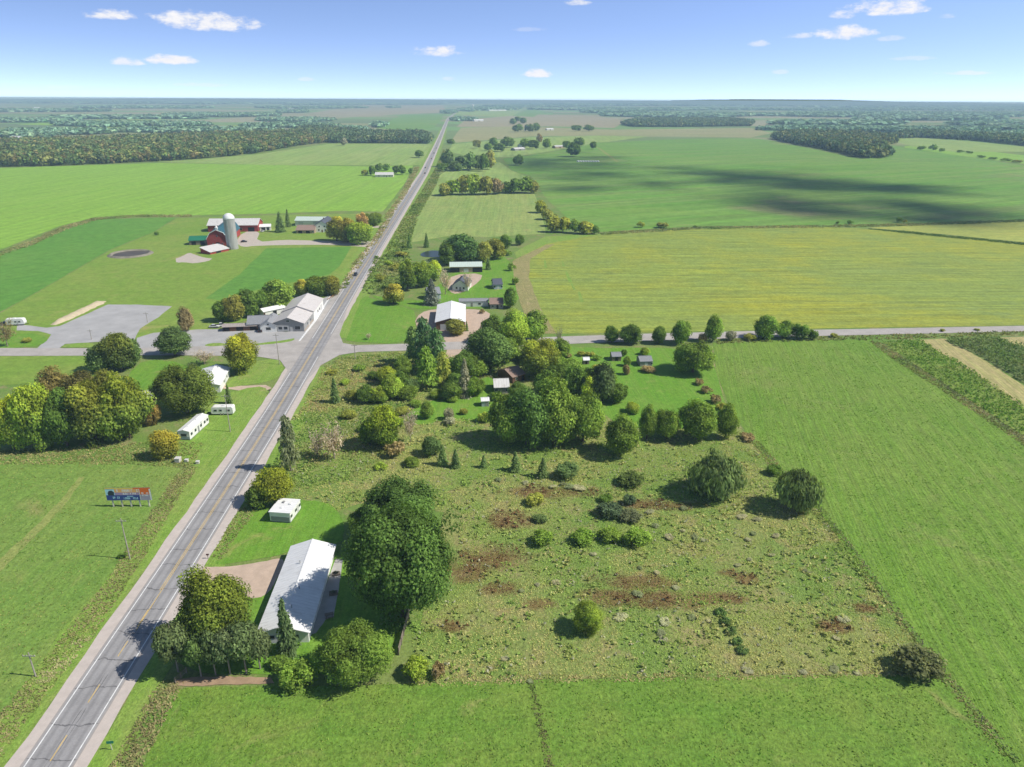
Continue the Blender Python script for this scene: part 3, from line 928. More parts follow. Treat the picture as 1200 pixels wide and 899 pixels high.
def tree(kind, u, vb, vt, w, col, label, name=None, cat=None, group=None, parts=True, hscale=1.0):
    """one tree or shrub standing at photo ground position (u, vb), its top at row vt, w photo pixels wide"""
    b = G(u, vb)
    wm = w * mpp((b.x, b.y, 3))
    if kind in ('fluff', 'near', 'nearwarm', 'maple', 'warm', 'mid', 'midwarm', 'willow', 'shrub', 'clump', 'far'):
        b.y += wm * 0.27             # vb is the near lower edge of the crown; the stem stands behind it
    # the crown's far upper edge is what the photo shows as its top: take the depth of the crown into account
    h = height_at(Vector((b.x, b.y + (wm * 0.22 if kind not in ('spruce', 'pine', 'bare') else 0), 0)), vt)
    h = max(h, 0.4) * hscale
    opts = PROTO[kind]
    i = trees_made.get(kind, 0)
    trees_made[kind] = i + 1
    me, tr = opts[i % len(opts)]
    if name is None:
        name = {'spruce': 'spruce_tree', 'pine': 'pine_tree', 'willow': 'willow_tree', 'bare': 'bare_tree', 'greypine': 'pine_tree', 'shrub': 'bush', 'clump': 'bush'}.get(kind, 'broadleaf_tree')
    if cat is None:
        cat = 'bush' if kind in ('shrub', 'clump') else 'tree'
    rz = random.uniform(0, 6.28)
    k = random.uniform(.88, 1.12)
    lit = 2.2 if col in NAMED else 2.75
    c = tuple(x * lit * k * random.uniform(.97, 1.03) * q for x, q in zip(col, (1.08, 1.0, .92)))
    if tr is None or not parts:
        o = link(name, me)
        tag(o, label, cat, group)
        o.location = b
        o.rotation_euler = (0, 0, rz)
        o.scale = (wm, wm, h)
        o.color = (*c, 1)
        return o
    t = thing(name, label, cat, b, rz, group)
    t.scale = (wm, wm, h)
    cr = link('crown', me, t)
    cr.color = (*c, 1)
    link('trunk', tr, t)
    return t


ORD = ['first', 'second', 'third', 'fourth', 'fifth', 'sixth', 'seventh', 'eighth', 'ninth', 'tenth', 'eleventh', 'twelfth', 'thirteenth', 'fourteenth', 'fifteenth', 'sixteenth', 'seventeenth', 'eighteenth', 'nineteenth', 'twentieth']
NUM = ['zero', 'one', 'two', 'three', 'four', 'five', 'six', 'seven', 'eight', 'nine', 'ten', 'eleven', 'twelve', 'thirteen', 'fourteen', 'fifteen', 'sixteen', 'seventeen', 'eighteen', 'nineteen', 'twenty']


def row(kind, items, label, group, **kw):
    """a row of look-alikes, listed from left to right: (u, base row, top row, width, colour)"""
    for i, (u, vb, vt, w, col) in enumerate(items):
        tree(kind if isinstance(kind, str) else kind[i % len(kind)], u, vb, vt, w, col, '%s from left of %s %s' % (ORD[i].capitalize(), NUM[len(items)], label), group=group, **kw)


# --- around the white-roofed long house
tree('giant', 474, 722, 566, 132, (0.060, 0.112, 0.026), 'Largest spreading shade tree, beside the long white-roofed house')
tree('near', 468, 652, 546, 96, (0.058, 0.108, 0.026), 'Tall dark tree close behind the giant shade tree')
tree('near', 424, 640, 588, 44, G_DARK, 'Dark tree between the giant shade tree and the small white park trailer')
tree('nearwarm', 249, 776, 672, 98, (0.06, 0.095, 0.02), 'Round yellow-topped maple behind the row of pines by the highway', hscale=1.22)
row('greypine', [(209, 787, 722, 42, (.072, .105, .045)), (236, 793, 738, 34, (.064, .108, .032)), (253, 791, 730, 34, (.068, .104, .040)), (270, 790, 727, 38, (.076, .106, .048)), (289, 789, 722, 42, (.070, .104, .044)), (305, 784, 726, 34, (.078, .108, .05))],
    'grey-green pines lined up below the yellow-topped maple', 'pines in a row beside the highway')
tree('spruce', 338, 764, 701, 40, (0.055, 0.085, 0.038), 'Slender spruce standing against the gable of the long white-roofed house')
tree('near', 412, 806, 722, 86, (0.085, 0.135, 0.026), 'Round leafy tree on the lawn edge near the wooden fence')
tree('shrub', 346, 811, 764, 48, G_MID, 'Wide green bush between the slender spruce and the front pasture')
tree('shrub', 325, 787, 764, 26, G_DARK, 'Dark bush under the gable of the long white-roofed house')
tree('shrub', 488, 799, 762, 36, (0.12, 0.16, 0.025), 'Yellow-green bush at the bottom end of the wooden fence')
tree('clump', 512, 797, 770, 20, G_BROWN, 'Brownish weedy bush just beyond the yellow-green fence bush')
tree('maple', 319, 596, 541, 46, G_YEL, 'Bright yellow autumn tree behind the small white park trailer')
tree('mid', 300, 598, 566, 30, G_DARK, 'Dark low tree under the bright yellow autumn tree at the roadside')
tree('pine', 341, 552, 486, 30, (0.07, 0.085, 0.05), 'Thin spindly pine at the roadside above the yellow autumn tree')
tree('bare', 392, 538, 497, 42, G_TWIG, 'Grey leafless bush in the weeds above the giant shade tree')
tree('bare', 373, 536, 503, 28, G_TWIG, 'Small grey leafless bush beside the larger leafless one')
# --- weeds above the meadow, right of the highway
tree('warm', 449, 530, 469, 46, (0.10, 0.16, 0.025), 'Yellow-green tree with a dark side in the weedy lot', hscale=1.0)
tree('mid', 433, 524, 486, 28, G_DARK, 'Dark green tree touching the yellow-green tree in the weedy lot')
tree('clump', 462, 538, 510, 26, G_BROWN, 'Brown thicket at the foot of the yellow-green tree')
tree('spruce', 393, 472, 442, 20, G_SPR, 'Lone dark conifer beside the highway below the crossroad')
row(('mid', 'midwarm', 'mid', 'mid', 'midwarm'), [(428, 474, 449, 26, G_DARK), (443, 474, 451, 26, G_MID), (458, 470, 436, 26, G_LIGHT), (470, 462, 430, 26, G_DARK), (452, 452, 425, 24, G_LIGHT)],
    'small trees in the thicket left of the homestead pines', 'trees in the weedy thicket')
tree('mid', 412, 470, 455, 18, G_OLIVE, 'Low olive tree between the roadside conifer and the thicket')
tree('bare', 481, 518, 478, 22, G_TWIG, 'Thin leafless sapling between yellow-green tree and mown clearing')
tree('mid', 500, 492, 468, 17, G_MID, 'Small round fruit tree at the left edge of the mown clearing')
tree('shrub', 526, 493, 474, 14, G_GREY, 'Upper grey-green bush on the mown clearing')
tree('shrub', 527, 499, 486, 16, G_GREY, 'Lower grey-green bush on the mown clearing')
tree('shrub', 543, 487, 476, 11, G_OLIVE, 'Smallest olive bush on the mown clearing')
tree('mid', 505, 536, 507, 24, G_BLUE, 'Dense blue-green tree left of the little spruces')
row('spruce', [(519, 545, 521, 22, G_SPR), (534, 548, 526, 19, G_SPR), (567, 548, 533, 15, G_SPR), (604, 552, 529, 23, G_SPR), (636, 559, 536, 24, G_SPR)], 'little spruces along the top of the meadow', 'little spruces at the top of the meadow')
tree('shrub', 664, 563, 537, 32, G_SPR, 'Wide dark conifer bush beside the little spruces')
tree('shrub', 740, 572, 549, 36, (0.06, 0.085, 0.025), 'Ragged dark bush at the top of the meadow below the round trees')
# --- homestead cluster
row('pine', [(484, 425, 382, 26, G_BLUE), (497, 432, 371, 36, (0.05, 0.09, 0.042)), (512, 438, 384, 34, (0.05, 0.09, 0.036)), (500, 456, 405, 34, G_MID), (519, 452, 412, 28, G_OLIVE)],
    'tall pines crowded beside the homestead driveway', 'tall pines by the homestead driveway')
tree('mid', 482, 462, 440, 22, G_BLUE, 'Low bluish tree at the foot of the homestead pines')
row('mid', [(468, 448, 428, 26, G_DARK), (477, 470, 448, 26, G_MID), (532, 458, 434, 24, G_DARK), (556, 444, 415, 28, G_MID), (648, 440, 412, 30, G_MID), (668, 446, 424, 26, G_DARK)],
    'filler trees woven between the homestead houses', 'filler trees among the homestead houses')
row('mid', [(640, 464, 430, 30, G_DARK), (672, 444, 416, 28, G_MID), (694, 456, 426, 28, G_DARK), (712, 452, 430, 24, G_MID)], 'trees between the ruined house and the garden sheds', 'trees between ruined house and garden sheds')
row(('maple', 'mid', 'maple'), [(472, 442, 416, 28, G_MID), (528, 470, 444, 26, G_DARK), (541, 446, 408, 36, G_DARK), (557, 466, 438, 26, G_MID), (590, 428, 390, 40, G_MID), (606, 470, 446, 28, G_DARK), (632, 428, 396, 34, G_LIGHT), (657, 420, 394, 28, G_MID)],
    'taller trees crowding around the homestead houses', 'taller trees crowding the homestead')
row(('clump', 'shrub', 'mid'), [(388, 440, 430, 16, G_OLIVE), (404, 452, 442, 14, G_LIGHT), (408, 492, 478, 18, G_OLIVE), (420, 436, 424, 18, G_MID), (424, 508, 496, 16, G_MID), (438, 446, 434, 18, G_DARK), (450, 494, 480, 18, G_OLIVE), (468, 500, 488, 14, G_LIGHT), (482, 548, 534, 20, G_MID), (446, 552, 540, 18, G_LIGHT)],
    'ragged scrub bushes in the weeds beside the highway', 'scrub bushes in the weeds', name='bush', cat='bush')
row(('mid', 'shrub', 'midwarm'), [(472, 488, 474, 18, G_OLIVE), (486, 478, 466, 18, G_MID), (512, 468, 456, 20, G_DARK), (530, 472, 462, 15, G_MID), (556, 458, 446, 16, G_OLIVE), (566, 496, 482, 18, G_MID), (580, 470, 458, 16, G_DARK), (610, 424, 408, 22, G_MID), (645, 428, 412, 22, G_OLIVE), (664, 432, 418, 20, G_MID), (702, 438, 424, 20, G_OLIVE), (742, 486, 470, 20, G_MID)],
    'understorey bushes scattered through the homestead yard', 'understorey bushes in the homestead yard', name='bush', cat='bush')
tree('spruce', 545, 464, 420, 30, (0.115, 0.12, 0.095), 'Grey faded spruce at the end of the driveway')
tree('maple', 573, 438, 376, 62, (0.062, 0.105, 0.03), 'Broad tree over the driveway beside the faded spruce')
tree('maple', 602, 415, 361, 46, G_LIGHT, 'Light green tree between the driveway and the crossroad')
tree('mid', 577, 404, 366, 34, G_DARK, 'Dark tree directly below the white shop roof with brown front')
tree('mid', 626, 402, 360, 36, G_MID, 'Tree at the crossroad edge beside the bean field corner')
tree('warm', 634, 446, 390, 54, (0.085, 0.125, 0.025), 'Yellowish broad tree right of the ruined brown house')
tree('mid', 658, 454, 420, 34, G_DARK, 'Dark tree between the yellowish broad tree and the garden')
row(('mid', 'midwarm', 'mid', 'mid'), [(676, 468, 424, 34, G_DARK), (692, 474, 437, 26, G_LIGHT), (706, 474, 420, 36, (.05, .075, .03)), (724, 474, 444, 26, G_DARK)], 'trees in the clump left of the garden lawn', 'trees in the clump by the garden lawn')
row('maple', [(594, 524, 452, 54, G_MID), (618, 528, 443, 60, (0.06, 0.112, 0.026)), (650, 528, 441, 66, G_MID), (684, 524, 452, 52, G_MID)], 'big crowded trees at the top of the meadow', 'big trees merged in one mass above the meadow')
tree('maple', 728, 539, 479, 46, G_MID, 'Round tree standing alone right of the big crowded trees')
row('maple', [(759, 518, 473, 26, G_MID), (783, 518, 474, 32, G_MID), (818, 520, 462, 48, G_MID), (852, 517, 471, 30, G_MID)], 'round trees along the bottom of the garden lawn', 'round trees below the garden lawn')
tree('maple', 815, 441, 394, 50, G_MID, 'Spreading tree at the corner of the hayfield and garden lawn')
row('mid', [(717, 403, 379, 18, G_DARK), (740, 405, 377, 28, G_DARK), (773, 404, 378, 18, G_DARK), (799, 405, 371, 26, G_MID)], 'trees on the gravel crossroad by the sheds', 'trees along the crossroad by the sheds')
row(('mid', 'mid', 'mid', 'mid', 'shrub'), [(836, 402, 366, 20, G_MID), (857, 400, 385, 13, G_GREY), (898, 399, 365, 30, G_MID), (921, 398, 373, 22, G_MID), (939, 399, 374, 22, G_DARK)], 'small trees on the crossroad edge of the hayfield', 'small trees along the crossroad by the hayfield')
row('shrub', [(824, 402, 388, 13, G_BROWN), (880, 400, 388, 16, G_OLIVE), (953, 399, 383, 14, G_DARK), (978, 396, 389, 10, G_OLIVE), (1105, 389, 384, 7, G_OLIVE), (1146, 388, 384, 7, G_OLIVE)], 'low bushes along the crossroad by the hayfield', 'low bushes along the crossroad')
tree('bare', 655, 402, 383, 12, G_GREY, 'Thin pale sapling at the crossroad beside the homestead')
tree('mid', 734, 440, 425, 9, G_BROWN, 'Tiny brown fruit tree on the garden lawn')
tree('mid', 735, 430, 416, 11, G_MID, 'Tiny green fruit tree beside the grey garden sheds')
tree('mid', 756, 417, 406, 13, G_LIGHT, 'Light green bush tree behind the larger grey shed')
tree('shrub', 731, 418, 407, 9, G_DARK, 'Dark bush between the two grey garden sheds')
tree('shrub', 760, 438, 426, 19, G_BROWN, 'Brown garden thicket in front of the larger grey shed')
row('clump', [(664, 420, 411, 14, G_BROWN), (681, 418, 409, 12, G_OLIVE), (692, 419, 410, 13, G_OLIVE), (700, 423, 414, 12, G_MID)], 'untidy garden bushes by the crossroad', 'garden bushes by the crossroad')
row('clump', [(819, 452, 441, 13, G_BROWN), (829, 462, 450, 15, G_BROWN), (838, 474, 459, 17, G_BROWN), (846, 482, 470, 15, G_OLIVE), (876, 518, 505, 22, G_BROWN)], 'brown weed heaps along the hayfield edge of the garden', 'weed heaps by the hayfield')
# --- meadow
tree('willow', 843, 590, 524, 68, (0.085, 0.12, 0.045), 'Wider shaggy willow in the meadow, under the round trees')
tree('willow', 938, 606, 543, 56, (0.085, 0.12, 0.042), 'Narrower shaggy willow on the fence line of the hayfield')
tree('shrub', 908, 558, 541, 21, G_DARK, 'Small dark bush between the two willows')
tree('near', 689, 747, 699, 42, (0.105, 0.145, 0.024), 'Solitary yellow-green round tree in the middle of the red-patched meadow')
tree('shrub', 1082, 800, 750, 62, (0.085, 0.10, 0.045), 'Sprawling grey-green bush at the corner of meadow and hayfield')
row('shrub', [(628, 594, 574, 26, G_OLIVE), (633, 614, 601, 20, G_SPR), (636, 641, 616, 30, G_MID), (685, 640, 616, 34, G_MID), (710, 590, 577, 18, G_DARK), (715, 609, 584, 34, (0.055, 0.085, 0.045)), (716, 637, 613, 32, G_MID), (738, 593, 576, 17, (0.055, 0.085, 0.045)), (739, 613, 594, 32, (0.075, 0.09, 0.05)), (748, 642, 612, 36, G_MID)],
    'low dark juniper bushes scattered on the meadow', 'juniper bushes on the meadow')
pale = [(584, 562, 8), (617, 566, 10), (648, 570, 9), (668, 572, 14), (679, 573, 16), (695, 650, 10), (750, 665, 6), (770, 670, 9), (756, 626, 12), (768, 617, 12), (785, 630, 13), (800, 622, 8), (815, 629, 10), (824, 632, 9),
        (762, 600, 11), (802, 595, 11), (870, 606, 13), (889, 610, 13), (884, 625, 9), (876, 632, 10), (910, 628, 10), (610, 692, 9), (652, 683, 11), (631, 685, 8), (748, 697, 13), (792, 688, 11), (728, 725, 18), (776, 741, 14), (780, 730, 16), (778, 752, 15), (811, 724, 11),
        (830, 727, 8), (592, 772, 10), (620, 798, 9), (877, 787, 14), (942, 789, 12), (979, 785, 13), (1004, 788, 11), (990, 727, 16), (998, 752, 10), (981, 748, 9), (700, 596, 10), (660, 567, 8), (880, 655, 8), (865, 662, 8), (945, 668, 7), (905, 650, 8)]
SIDE = lambda u: 'in the left half of' if u < 700 else ('around the middle of' if u < 860 else 'near the hayfield side of')
for i, (u, v, w) in enumerate(pale):
    tree('fluff', u, v + 3, v - w * 0.4, w * 1.15, (0.185, 0.195, 0.135) if i % 3 else (0.125, 0.15, 0.085), 'Small pale grey flowering weed clump among the meadow grasses', name='weed_clump', cat='weed clump', group='pale flowering weed clumps on the meadow')
for (u, v, w) in [(846, 718, 15), (852, 728, 15), (858, 740, 15), (864, 751, 15), (871, 762, 17)]:
    tree('clump', u, v + 5, v - 7, w, G_BLUE, 'Dark bush in the short diagonal line of bushes low on the meadow', group='short diagonal line of bushes on the meadow')
# --- left of the highway
row(('warm', 'warm', 'maple', 'warm', 'warm'), [(10, 532, 452, 46, G_LIGHT), (40, 532, 441, 56, G_MID), (72, 528, 446, 46, G_DARK), (104, 525, 436, 62, (0.072, 0.095, 0.022)), (142, 520, 428, 66, (0.070, 0.105, 0.021))],
    'big trees fronting the small wood above the pasture', 'big trees in the small wood above the pasture')
row('maple', [(62, 490, 428, 50, G_RUST), (92, 488, 430, 48, (0.085, 0.085, 0.03)), (122, 492, 426, 48, (0.10, 0.115, 0.024))], 'autumn-tinted trees on the far side of the pasture wood', 'autumn trees in the small wood')
tree('midwarm', 175, 500, 466, 24, G_RUST, 'Small orange-brown tree at the end of the wood near the white trailer')
tree('near', 213, 491, 416, 70, (0.072, 0.105, 0.022), 'Large round olive tree beside the white mobile home')
tree('mid', 116, 438, 398, 34, G_BLUE, 'Bluish tree left of the paired crossroad trees')
tree('warm', 136, 438, 385, 48, (0.06, 0.092, 0.028), 'Tall tree beside the crossroad under the gravel lot')
tree('mid', 153, 432, 391, 26, G_BLUE, 'Slim bluish tree right of the tall crossroad tree')
tree('maple', 200, 421, 381, 46, G_BLUE, 'Dark dense tree at the crossroad between gravel lot and shop')
tree('mid', 217, 390, 357, 19, G_BROWN, 'Narrow brownish tree at the corner of the gravel lot')
tree('warm', 282, 440, 384, 46, (0.12, 0.155, 0.024), 'Yellow-green tree at the crossroad in front of the grey shop house')
tree('bare', 240, 427, 410, 30, G_TWIG, 'Purple-grey leafless bush above the white roof by the crossroad')
tree('midwarm', 191, 541, 500, 34, (0.115, 0.13, 0.024), 'Yellow-green small tree at the pasture edge near the mobile home')
tree('spruce', 269, 473, 450, 14, G_SPR, 'Small conifer behind the white travel trailer')
tree('bare', 9, 406, 372, 28, G_BROWN, 'Brown half-bare tree at the crossroad beside the parked truck')
tree('shrub', 30, 402, 394, 13, G_OLIVE, 'Olive bush at the crossroad near the brown half-bare tree')
row('mid', [(258, 378, 348, 22, G_DARK), (272, 378, 342, 28, G_OLIVE), (289, 373, 335, 28, G_DARK), (306, 368, 336, 20, G_DARK), (322, 365, 322, 42, G_MID)], 'trees standing behind the grey shop house', 'trees behind the grey shop house')
row('midwarm', [(352, 349, 325, 20, G_OLIVE), (370, 349, 318, 32, G_DARK), (389, 347, 321, 24, (.10, .115, .03))], 'trees behind the white-roofed shop at the highway', 'trees behind the white-roofed shop')
tree('clump', 142, 655, 646, 12, G_DARK, 'Dark bush at the foot of the utility pole below the billboard')
row('midwarm', [(393, 284, 251, 27, G_OLIVE), (407, 285, 250, 26, (0.10, 0.115, 0.028)), (420, 288, 258, 30, G_MID), (424, 272, 248, 18, G_BROWN), (434, 266, 247, 22, G_DARK), (441, 262, 248, 16, G_DARK)], 'trees around the white farmhouse beside the highway', 'trees around the white farmhouse')
tree('spruce', 329, 272, 248, 20, G_SPR, 'Wider conifer between the long red barn and the farmhouse')
tree('spruce', 338, 266, 245, 12, G_SPR, 'Slim pointed conifer beside the wider farmyard conifer')
tree('shrub', 183, 276, 270, 6, G_DARK, 'Tiny dark bush alone on the pasture left of the farm')
row('far', [(427, 206, 198, 9, G_OLIVE), (436, 206, 193, 9, G_DARK), (444, 201, 191, 9, G_DARK), (452, 200, 191, 10, G_DARK), (464, 204, 193, 9, G_DARK), (471, 205, 193, 9, G_DARK), (481, 204, 196, 6, G_DARK)], 'dark trees around the lone house in the bright green field', 'dark trees around the lone house', parts=False)
tree('far', 491, 185, 175, 11, G_DARK, 'Single dark tree by the highway above the lone field house', parts=False)
tree('far', 403, 171, 161, 8, G_GREY, 'Single pale tree in front of the wood by the pale field', parts=False)
# --- houses east of the highway, above the crossroad
row('spruce', [(480, 291, 274, 11, G_BLUE), (500, 290, 273, 11, G_BLUE)], 'small conifers beside the pond', 'conifers beside the pond')
row('mid', [(523, 312, 282, 22, G_DARK), (540, 309, 268, 46, (.05, .095, .028)), (566, 308, 280, 22, G_OLIVE), (580, 305, 277, 26, G_OLIVE), (592, 292, 272, 15, G_DARK), (609, 288, 273, 12, G_DARK)], 'trees standing behind the open-fronted pale shed', 'trees behind the open-fronted shed')
tree('spruce', 572, 316, 301, 12, G_SPR, 'Small dark conifer at the end of the open-fronted pale shed')
row('midwarm', [(477, 342, 302, 24, G_DARK), (494, 338, 300, 26, G_MID), (509, 330, 303, 18, G_LIGHT)], 'trees between the pond and the small white house', 'trees between the pond and the small white house')
tree('spruce', 506, 357, 326, 30, (0.075, 0.09, 0.08), 'Bluish spruce left of the white shop roof with brown front')
tree('bare', 522, 345, 314, 20, G_TWIG, 'Grey leafless tree between the bluish spruce and small white house')
tree('bare', 548, 342, 318, 16, G_TWIG, 'Grey leafless tree in front of the open-fronted pale shed')
tree('midwarm', 460, 358, 330, 28, G_OLIVE, 'Olive tree near the highway on the lawn above the crossroad')
tree('clump', 446, 331, 318, 14, G_OLIVE, 'Olive roadside bush just above the crossroad lawn')
tree('mid', 598, 362, 335, 18, G_DARK, 'Dark tree at the right end of the grey mobile home')
tree('bare', 432, 398, 390, 10, G_TWIG, 'Small dead bush on the lawn corner at the crossroad')
row('clump', [(594, 300, 291, 12, G_MID), (600, 318, 306, 11, G_MID), (604, 334, 322, 10, G_MID)], 'bushes between the lawn and the bean field corner', 'bushes by the bean field corner')
tree('spruce', 547, 388, 376, 7, G_SPR, 'Tiny conifer in front of the white shop roof with brown front')
tree('mid', 533, 394, 370, 26, G_OLIVE, 'Olive tree overlapping the white shop roof with brown front')
tree('clump', 565, 368, 361, 8, G_BROWN, 'Reddish bush on the gravel beside the grey mobile home')
row('clump', [(470, 302, 292, 16, G_OLIVE), (462, 318, 306, 16, G_OLIVE), (455, 312, 303, 12, G_LIGHT)][::-1], 'ragged bushes between the highway and the pond', 'ragged bushes by the highway and pond')
# --- northern clumps and hedge
row('far', [(521, 230, 213, 15, G_OLIVE), (531, 229, 209, 19, G_LIGHT), (543, 229, 204, 20, G_OLIVE), (556, 229, 201, 22, G_LIGHT), (569, 229, 204, 20, G_OLIVE), (581, 228, 208, 18, G_BROWN)], 'mixed trees in the long clump above the corn block', 'mixed trees in the clump above the corn block', parts=False)
row('far', [(594, 227, 211, 16, G_DARK), (605, 227, 207, 20, G_DARK), (617, 227, 206, 20, G_MID), (626, 227, 210, 13, G_OLIVE)], 'darker trees in the short clump above the corn block', 'darker trees in the short clump above the corn block', parts=False)
row('far', [(519, 201, 190, 13, G_DARK), (525, 196, 175, 17, G_BLUE), (533, 201, 188, 17, G_BLUE), (541, 200, 181, 17, G_BLUE), (550, 200, 178, 17, G_BLUE), (559, 199, 180, 15, G_BLUE), (567, 201, 178, 12, G_DARK), (574, 199, 175, 14, G_OLIVE)], 'blue-green trees in the dense clump beside the highway', 'blue-green trees in the dense clump', parts=False)
row('far', [(528, 169, 162, 10, G_DARK), (559, 174, 163, 10, G_OLIVE), (572, 177, 167, 10, G_DARK), (578, 171, 160, 10, G_DARK), (585, 178, 167, 15, G_DARK), (595, 173, 160, 17, G_DARK), (615, 173, 161, 11, G_MID), (625, 175, 163, 15, G_DARK), (632, 168, 156, 7, G_BROWN), (641, 174, 161, 10, G_MID)], 'trees strung out around the white farmstead', 'trees around the white farmstead', parts=False)
row('far', [(664, 175, 164, 9, G_DARK), (672, 184, 166, 17, G_DARK), (679, 172, 160, 14, G_DARK), (695, 175, 165, 8, G_DARK)], 'dark round trees at the corner of the wide green field', 'dark round trees at the field corner', parts=False)
tree('far', 608, 194, 181, 14, G_DARK, 'Lone dark tree in the wide green field by a dirt track', parts=False)
row('far', [(601, 146, 138, 8, G_DARK), (607, 143, 136, 9, G_DARK), (607, 155, 145, 13, G_DARK), (613, 145, 137, 8, G_DARK), (618, 154, 145, 8, G_DARK), (622, 155, 145, 9, G_DARK), (629, 154, 143, 9, G_DARK)], 'dark trees around the distant farm in the tan field', 'dark trees around the distant farm', parts=False)
row('far', [(676, 154, 146, 12, G_DARK), (690, 154, 146, 13, G_DARK)], 'dark tree heads standing alone in the tan field', 'pair of dark trees in the tan field', parts=False)
row('far', [(634, 250, 233, 15, G_YEL), (641, 258, 243, 14, G_OLIVE), (648, 266, 250, 16, G_OLIVE), (650, 273, 252, 17, (.15, .17, .03)), (662, 273, 252, 15, (.16, .18, .03)), (674, 274, 256, 14, G_MID), (687, 275, 257, 18, (.15, .17, .03)), (698, 275, 263, 9, G_DARK)], 'yellow-green trees in the hedge below the wide green field', 'yellow-green trees in the curving hedge', parts=False)
row('clump', [(751, 267, 257, 11, (.16, .19, .04)), (777, 268, 258, 16, (.10, .12, .03)), (815, 267, 263, 6, G_DARK), (982, 263, 258, 5, G_DARK), (997, 263, 257, 8, G_DARK), (1054, 261, 252, 10, G_DARK), (1061, 262, 256, 6, G_OLIVE)], 'bushes on the edge between bean field and wide green field', 'bushes between bean field and wide green field')
row('clump', [(1082, 176, 169, 12, G_MID), (1094, 177, 167, 11, G_MID), (1104, 178, 172, 8, G_MID), (1127, 179, 175, 9, G_DARK), (1137, 180, 176, 9, G_DARK), (1152, 185, 181, 11, G_DARK), (1165, 187, 183, 10, G_DARK), (1181, 189, 184, 14, G_MID), (1194, 191, 186, 12, G_OLIVE)], 'scattered bushes in the strips beyond the wide green field', 'scattered bushes in the far strips')
# ------------------------------------------------------------------ woods and weeds: masses nobody could count
def woods(name, label, areas, cols, spacing, wm, hm, faces=44, size=.17, seed=1, cat='woods', gain=4.7):
    """woodland filling traced ground areas; every crown is a cluster of leaf-clump faces"""
    r = np.random.default_rng(seed)
    tv = []
    for i in range(6):
        V, T = broadleaf(faces, 12, size, .02, clump=.28)
        tv.append((V, T))
    allV, allT = [], []
    for pts in areas:
        P = [G(u, v) for u, v in pts]
        xs = np.array([p.x for p in P]); ys = np.array([p.y for p in P])
        gx_ = np.arange(xs.min(), xs.max(), spacing)
        gy_ = np.arange(ys.min(), ys.max(), spacing)
        X, Y = np.meshgrid(gx_, gy_)
        X = (X + r.uniform(-.45, .45, X.shape) * spacing).ravel()
        Y = (Y + r.uniform(-.45, .45, Y.shape) * spacing).ravel()
        ins = np.zeros(len(X), bool)
        j = len(xs) - 1
        for i in range(len(xs)):
            c = ((ys[i] > Y) != (ys[j] > Y)) & (X < (xs[j] - xs[i]) * (Y - ys[i]) / (ys[j] - ys[i] + 1e-9) + xs[i])
            ins ^= c
            j = i
        X, Y = X[ins], Y[ins]
        n = len(X)
        W = wm * r.uniform(.6, 1.55, n)
        Hh = hm * r.uniform(.68, 1.22, n)
        kk = r.integers(0, 6, n)
        ang = r.uniform(0, 6.28, n)
        ci = r.integers(0, len(cols), n)
        br = r.uniform(.84, 1.16, n)
        for t in range(6):
            s = kk == t
            if not s.any():
                continue
            V, T = tv[t]
            ca, sa = np.cos(ang[s]), np.sin(ang[s])
            vx = V[None, :, :, 0] * ca[:, None, None] - V[None, :, :, 1] * sa[:, None, None]
            vy = V[None, :, :, 0] * sa[:, None, None] + V[None, :, :, 1] * ca[:, None, None]
            o = np.stack([vx * W[s][:, None, None] + X[s][:, None, None], vy * W[s][:, None, None] + Y[s][:, None, None], V[None, :, :, 2] * Hh[s][:, None, None]], -1)
            allV.append(o.reshape(-1, 4, 3))
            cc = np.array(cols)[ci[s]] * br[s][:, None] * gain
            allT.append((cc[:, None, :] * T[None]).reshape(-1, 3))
    V = np.concatenate(allV)
    T = np.concatenate(allT)
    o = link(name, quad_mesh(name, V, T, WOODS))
    return tag(o, label, cat, None, 'stuff')


AUT = [(.06, .095, .026), (.075, .108, .028), (.06, .09, .03), (.095, .105, .032), (.11, .115, .035), (.085, .11, .03), (.05, .08, .028), (.125, .105, .04)]
MIXG = [(.05, .08, .03), (.065, .095, .032), (.045, .07, .03), (.09, .10, .04), (.055, .085, .035)]
FAR = [(.062, .105, .062), (.07, .115, .065), (.066, .105, .07), (.085, .12, .07)]  # paler, bluer leaf tint: distance haze put into the colour
woods('forest', 'Long autumn-tinted wood along the far edge of the bright green field',
      [[(-70, 199), (0, 196), (60, 195), (190, 189), (240, 186), (300, 180), (350, 171), (395, 166), (400, 161), (390, 156), (340, 158), (250, 161), (150, 166), (60, 169), (-70, 171)]],
      AUT, 8.5, 14.0, 17, 90, .105, 2, gain=3.1)
woods('forest', 'Dark wood strip ending at the highway beside the pale field',
      [[(384, 167), (395, 168), (440, 168), (503, 168.5), (507, 164), (500, 159), (440, 158), (400, 155), (380, 152), (350, 154), (340, 158)]], MIXG, 8.5, 14, 17, 80, .11, 3, gain=3.1)
woods('forest', 'Wood patch beyond the tan field with a straight near edge',
      [[(728, 146.5), (742, 149), (800, 149), (880, 148), (884, 144), (860, 141.5), (800, 141), (745, 142)]], MIXG, 9, 15, 17, 50, .14, 4, gain=3.3)
woods('forest', 'Tapering wood jutting into the wide green field',
      [[(904, 163), (925, 168), (960, 174), (985, 180), (1008, 185.5), (1028, 186), (1044, 184), (1040, 178), (1035, 173), (1052, 168), (1040, 163), (1000, 160), (950, 158), (915, 159)]], MIXG + AUT[3:5], 8.5, 14, 18, 60, .13, 5, gain=3.1)
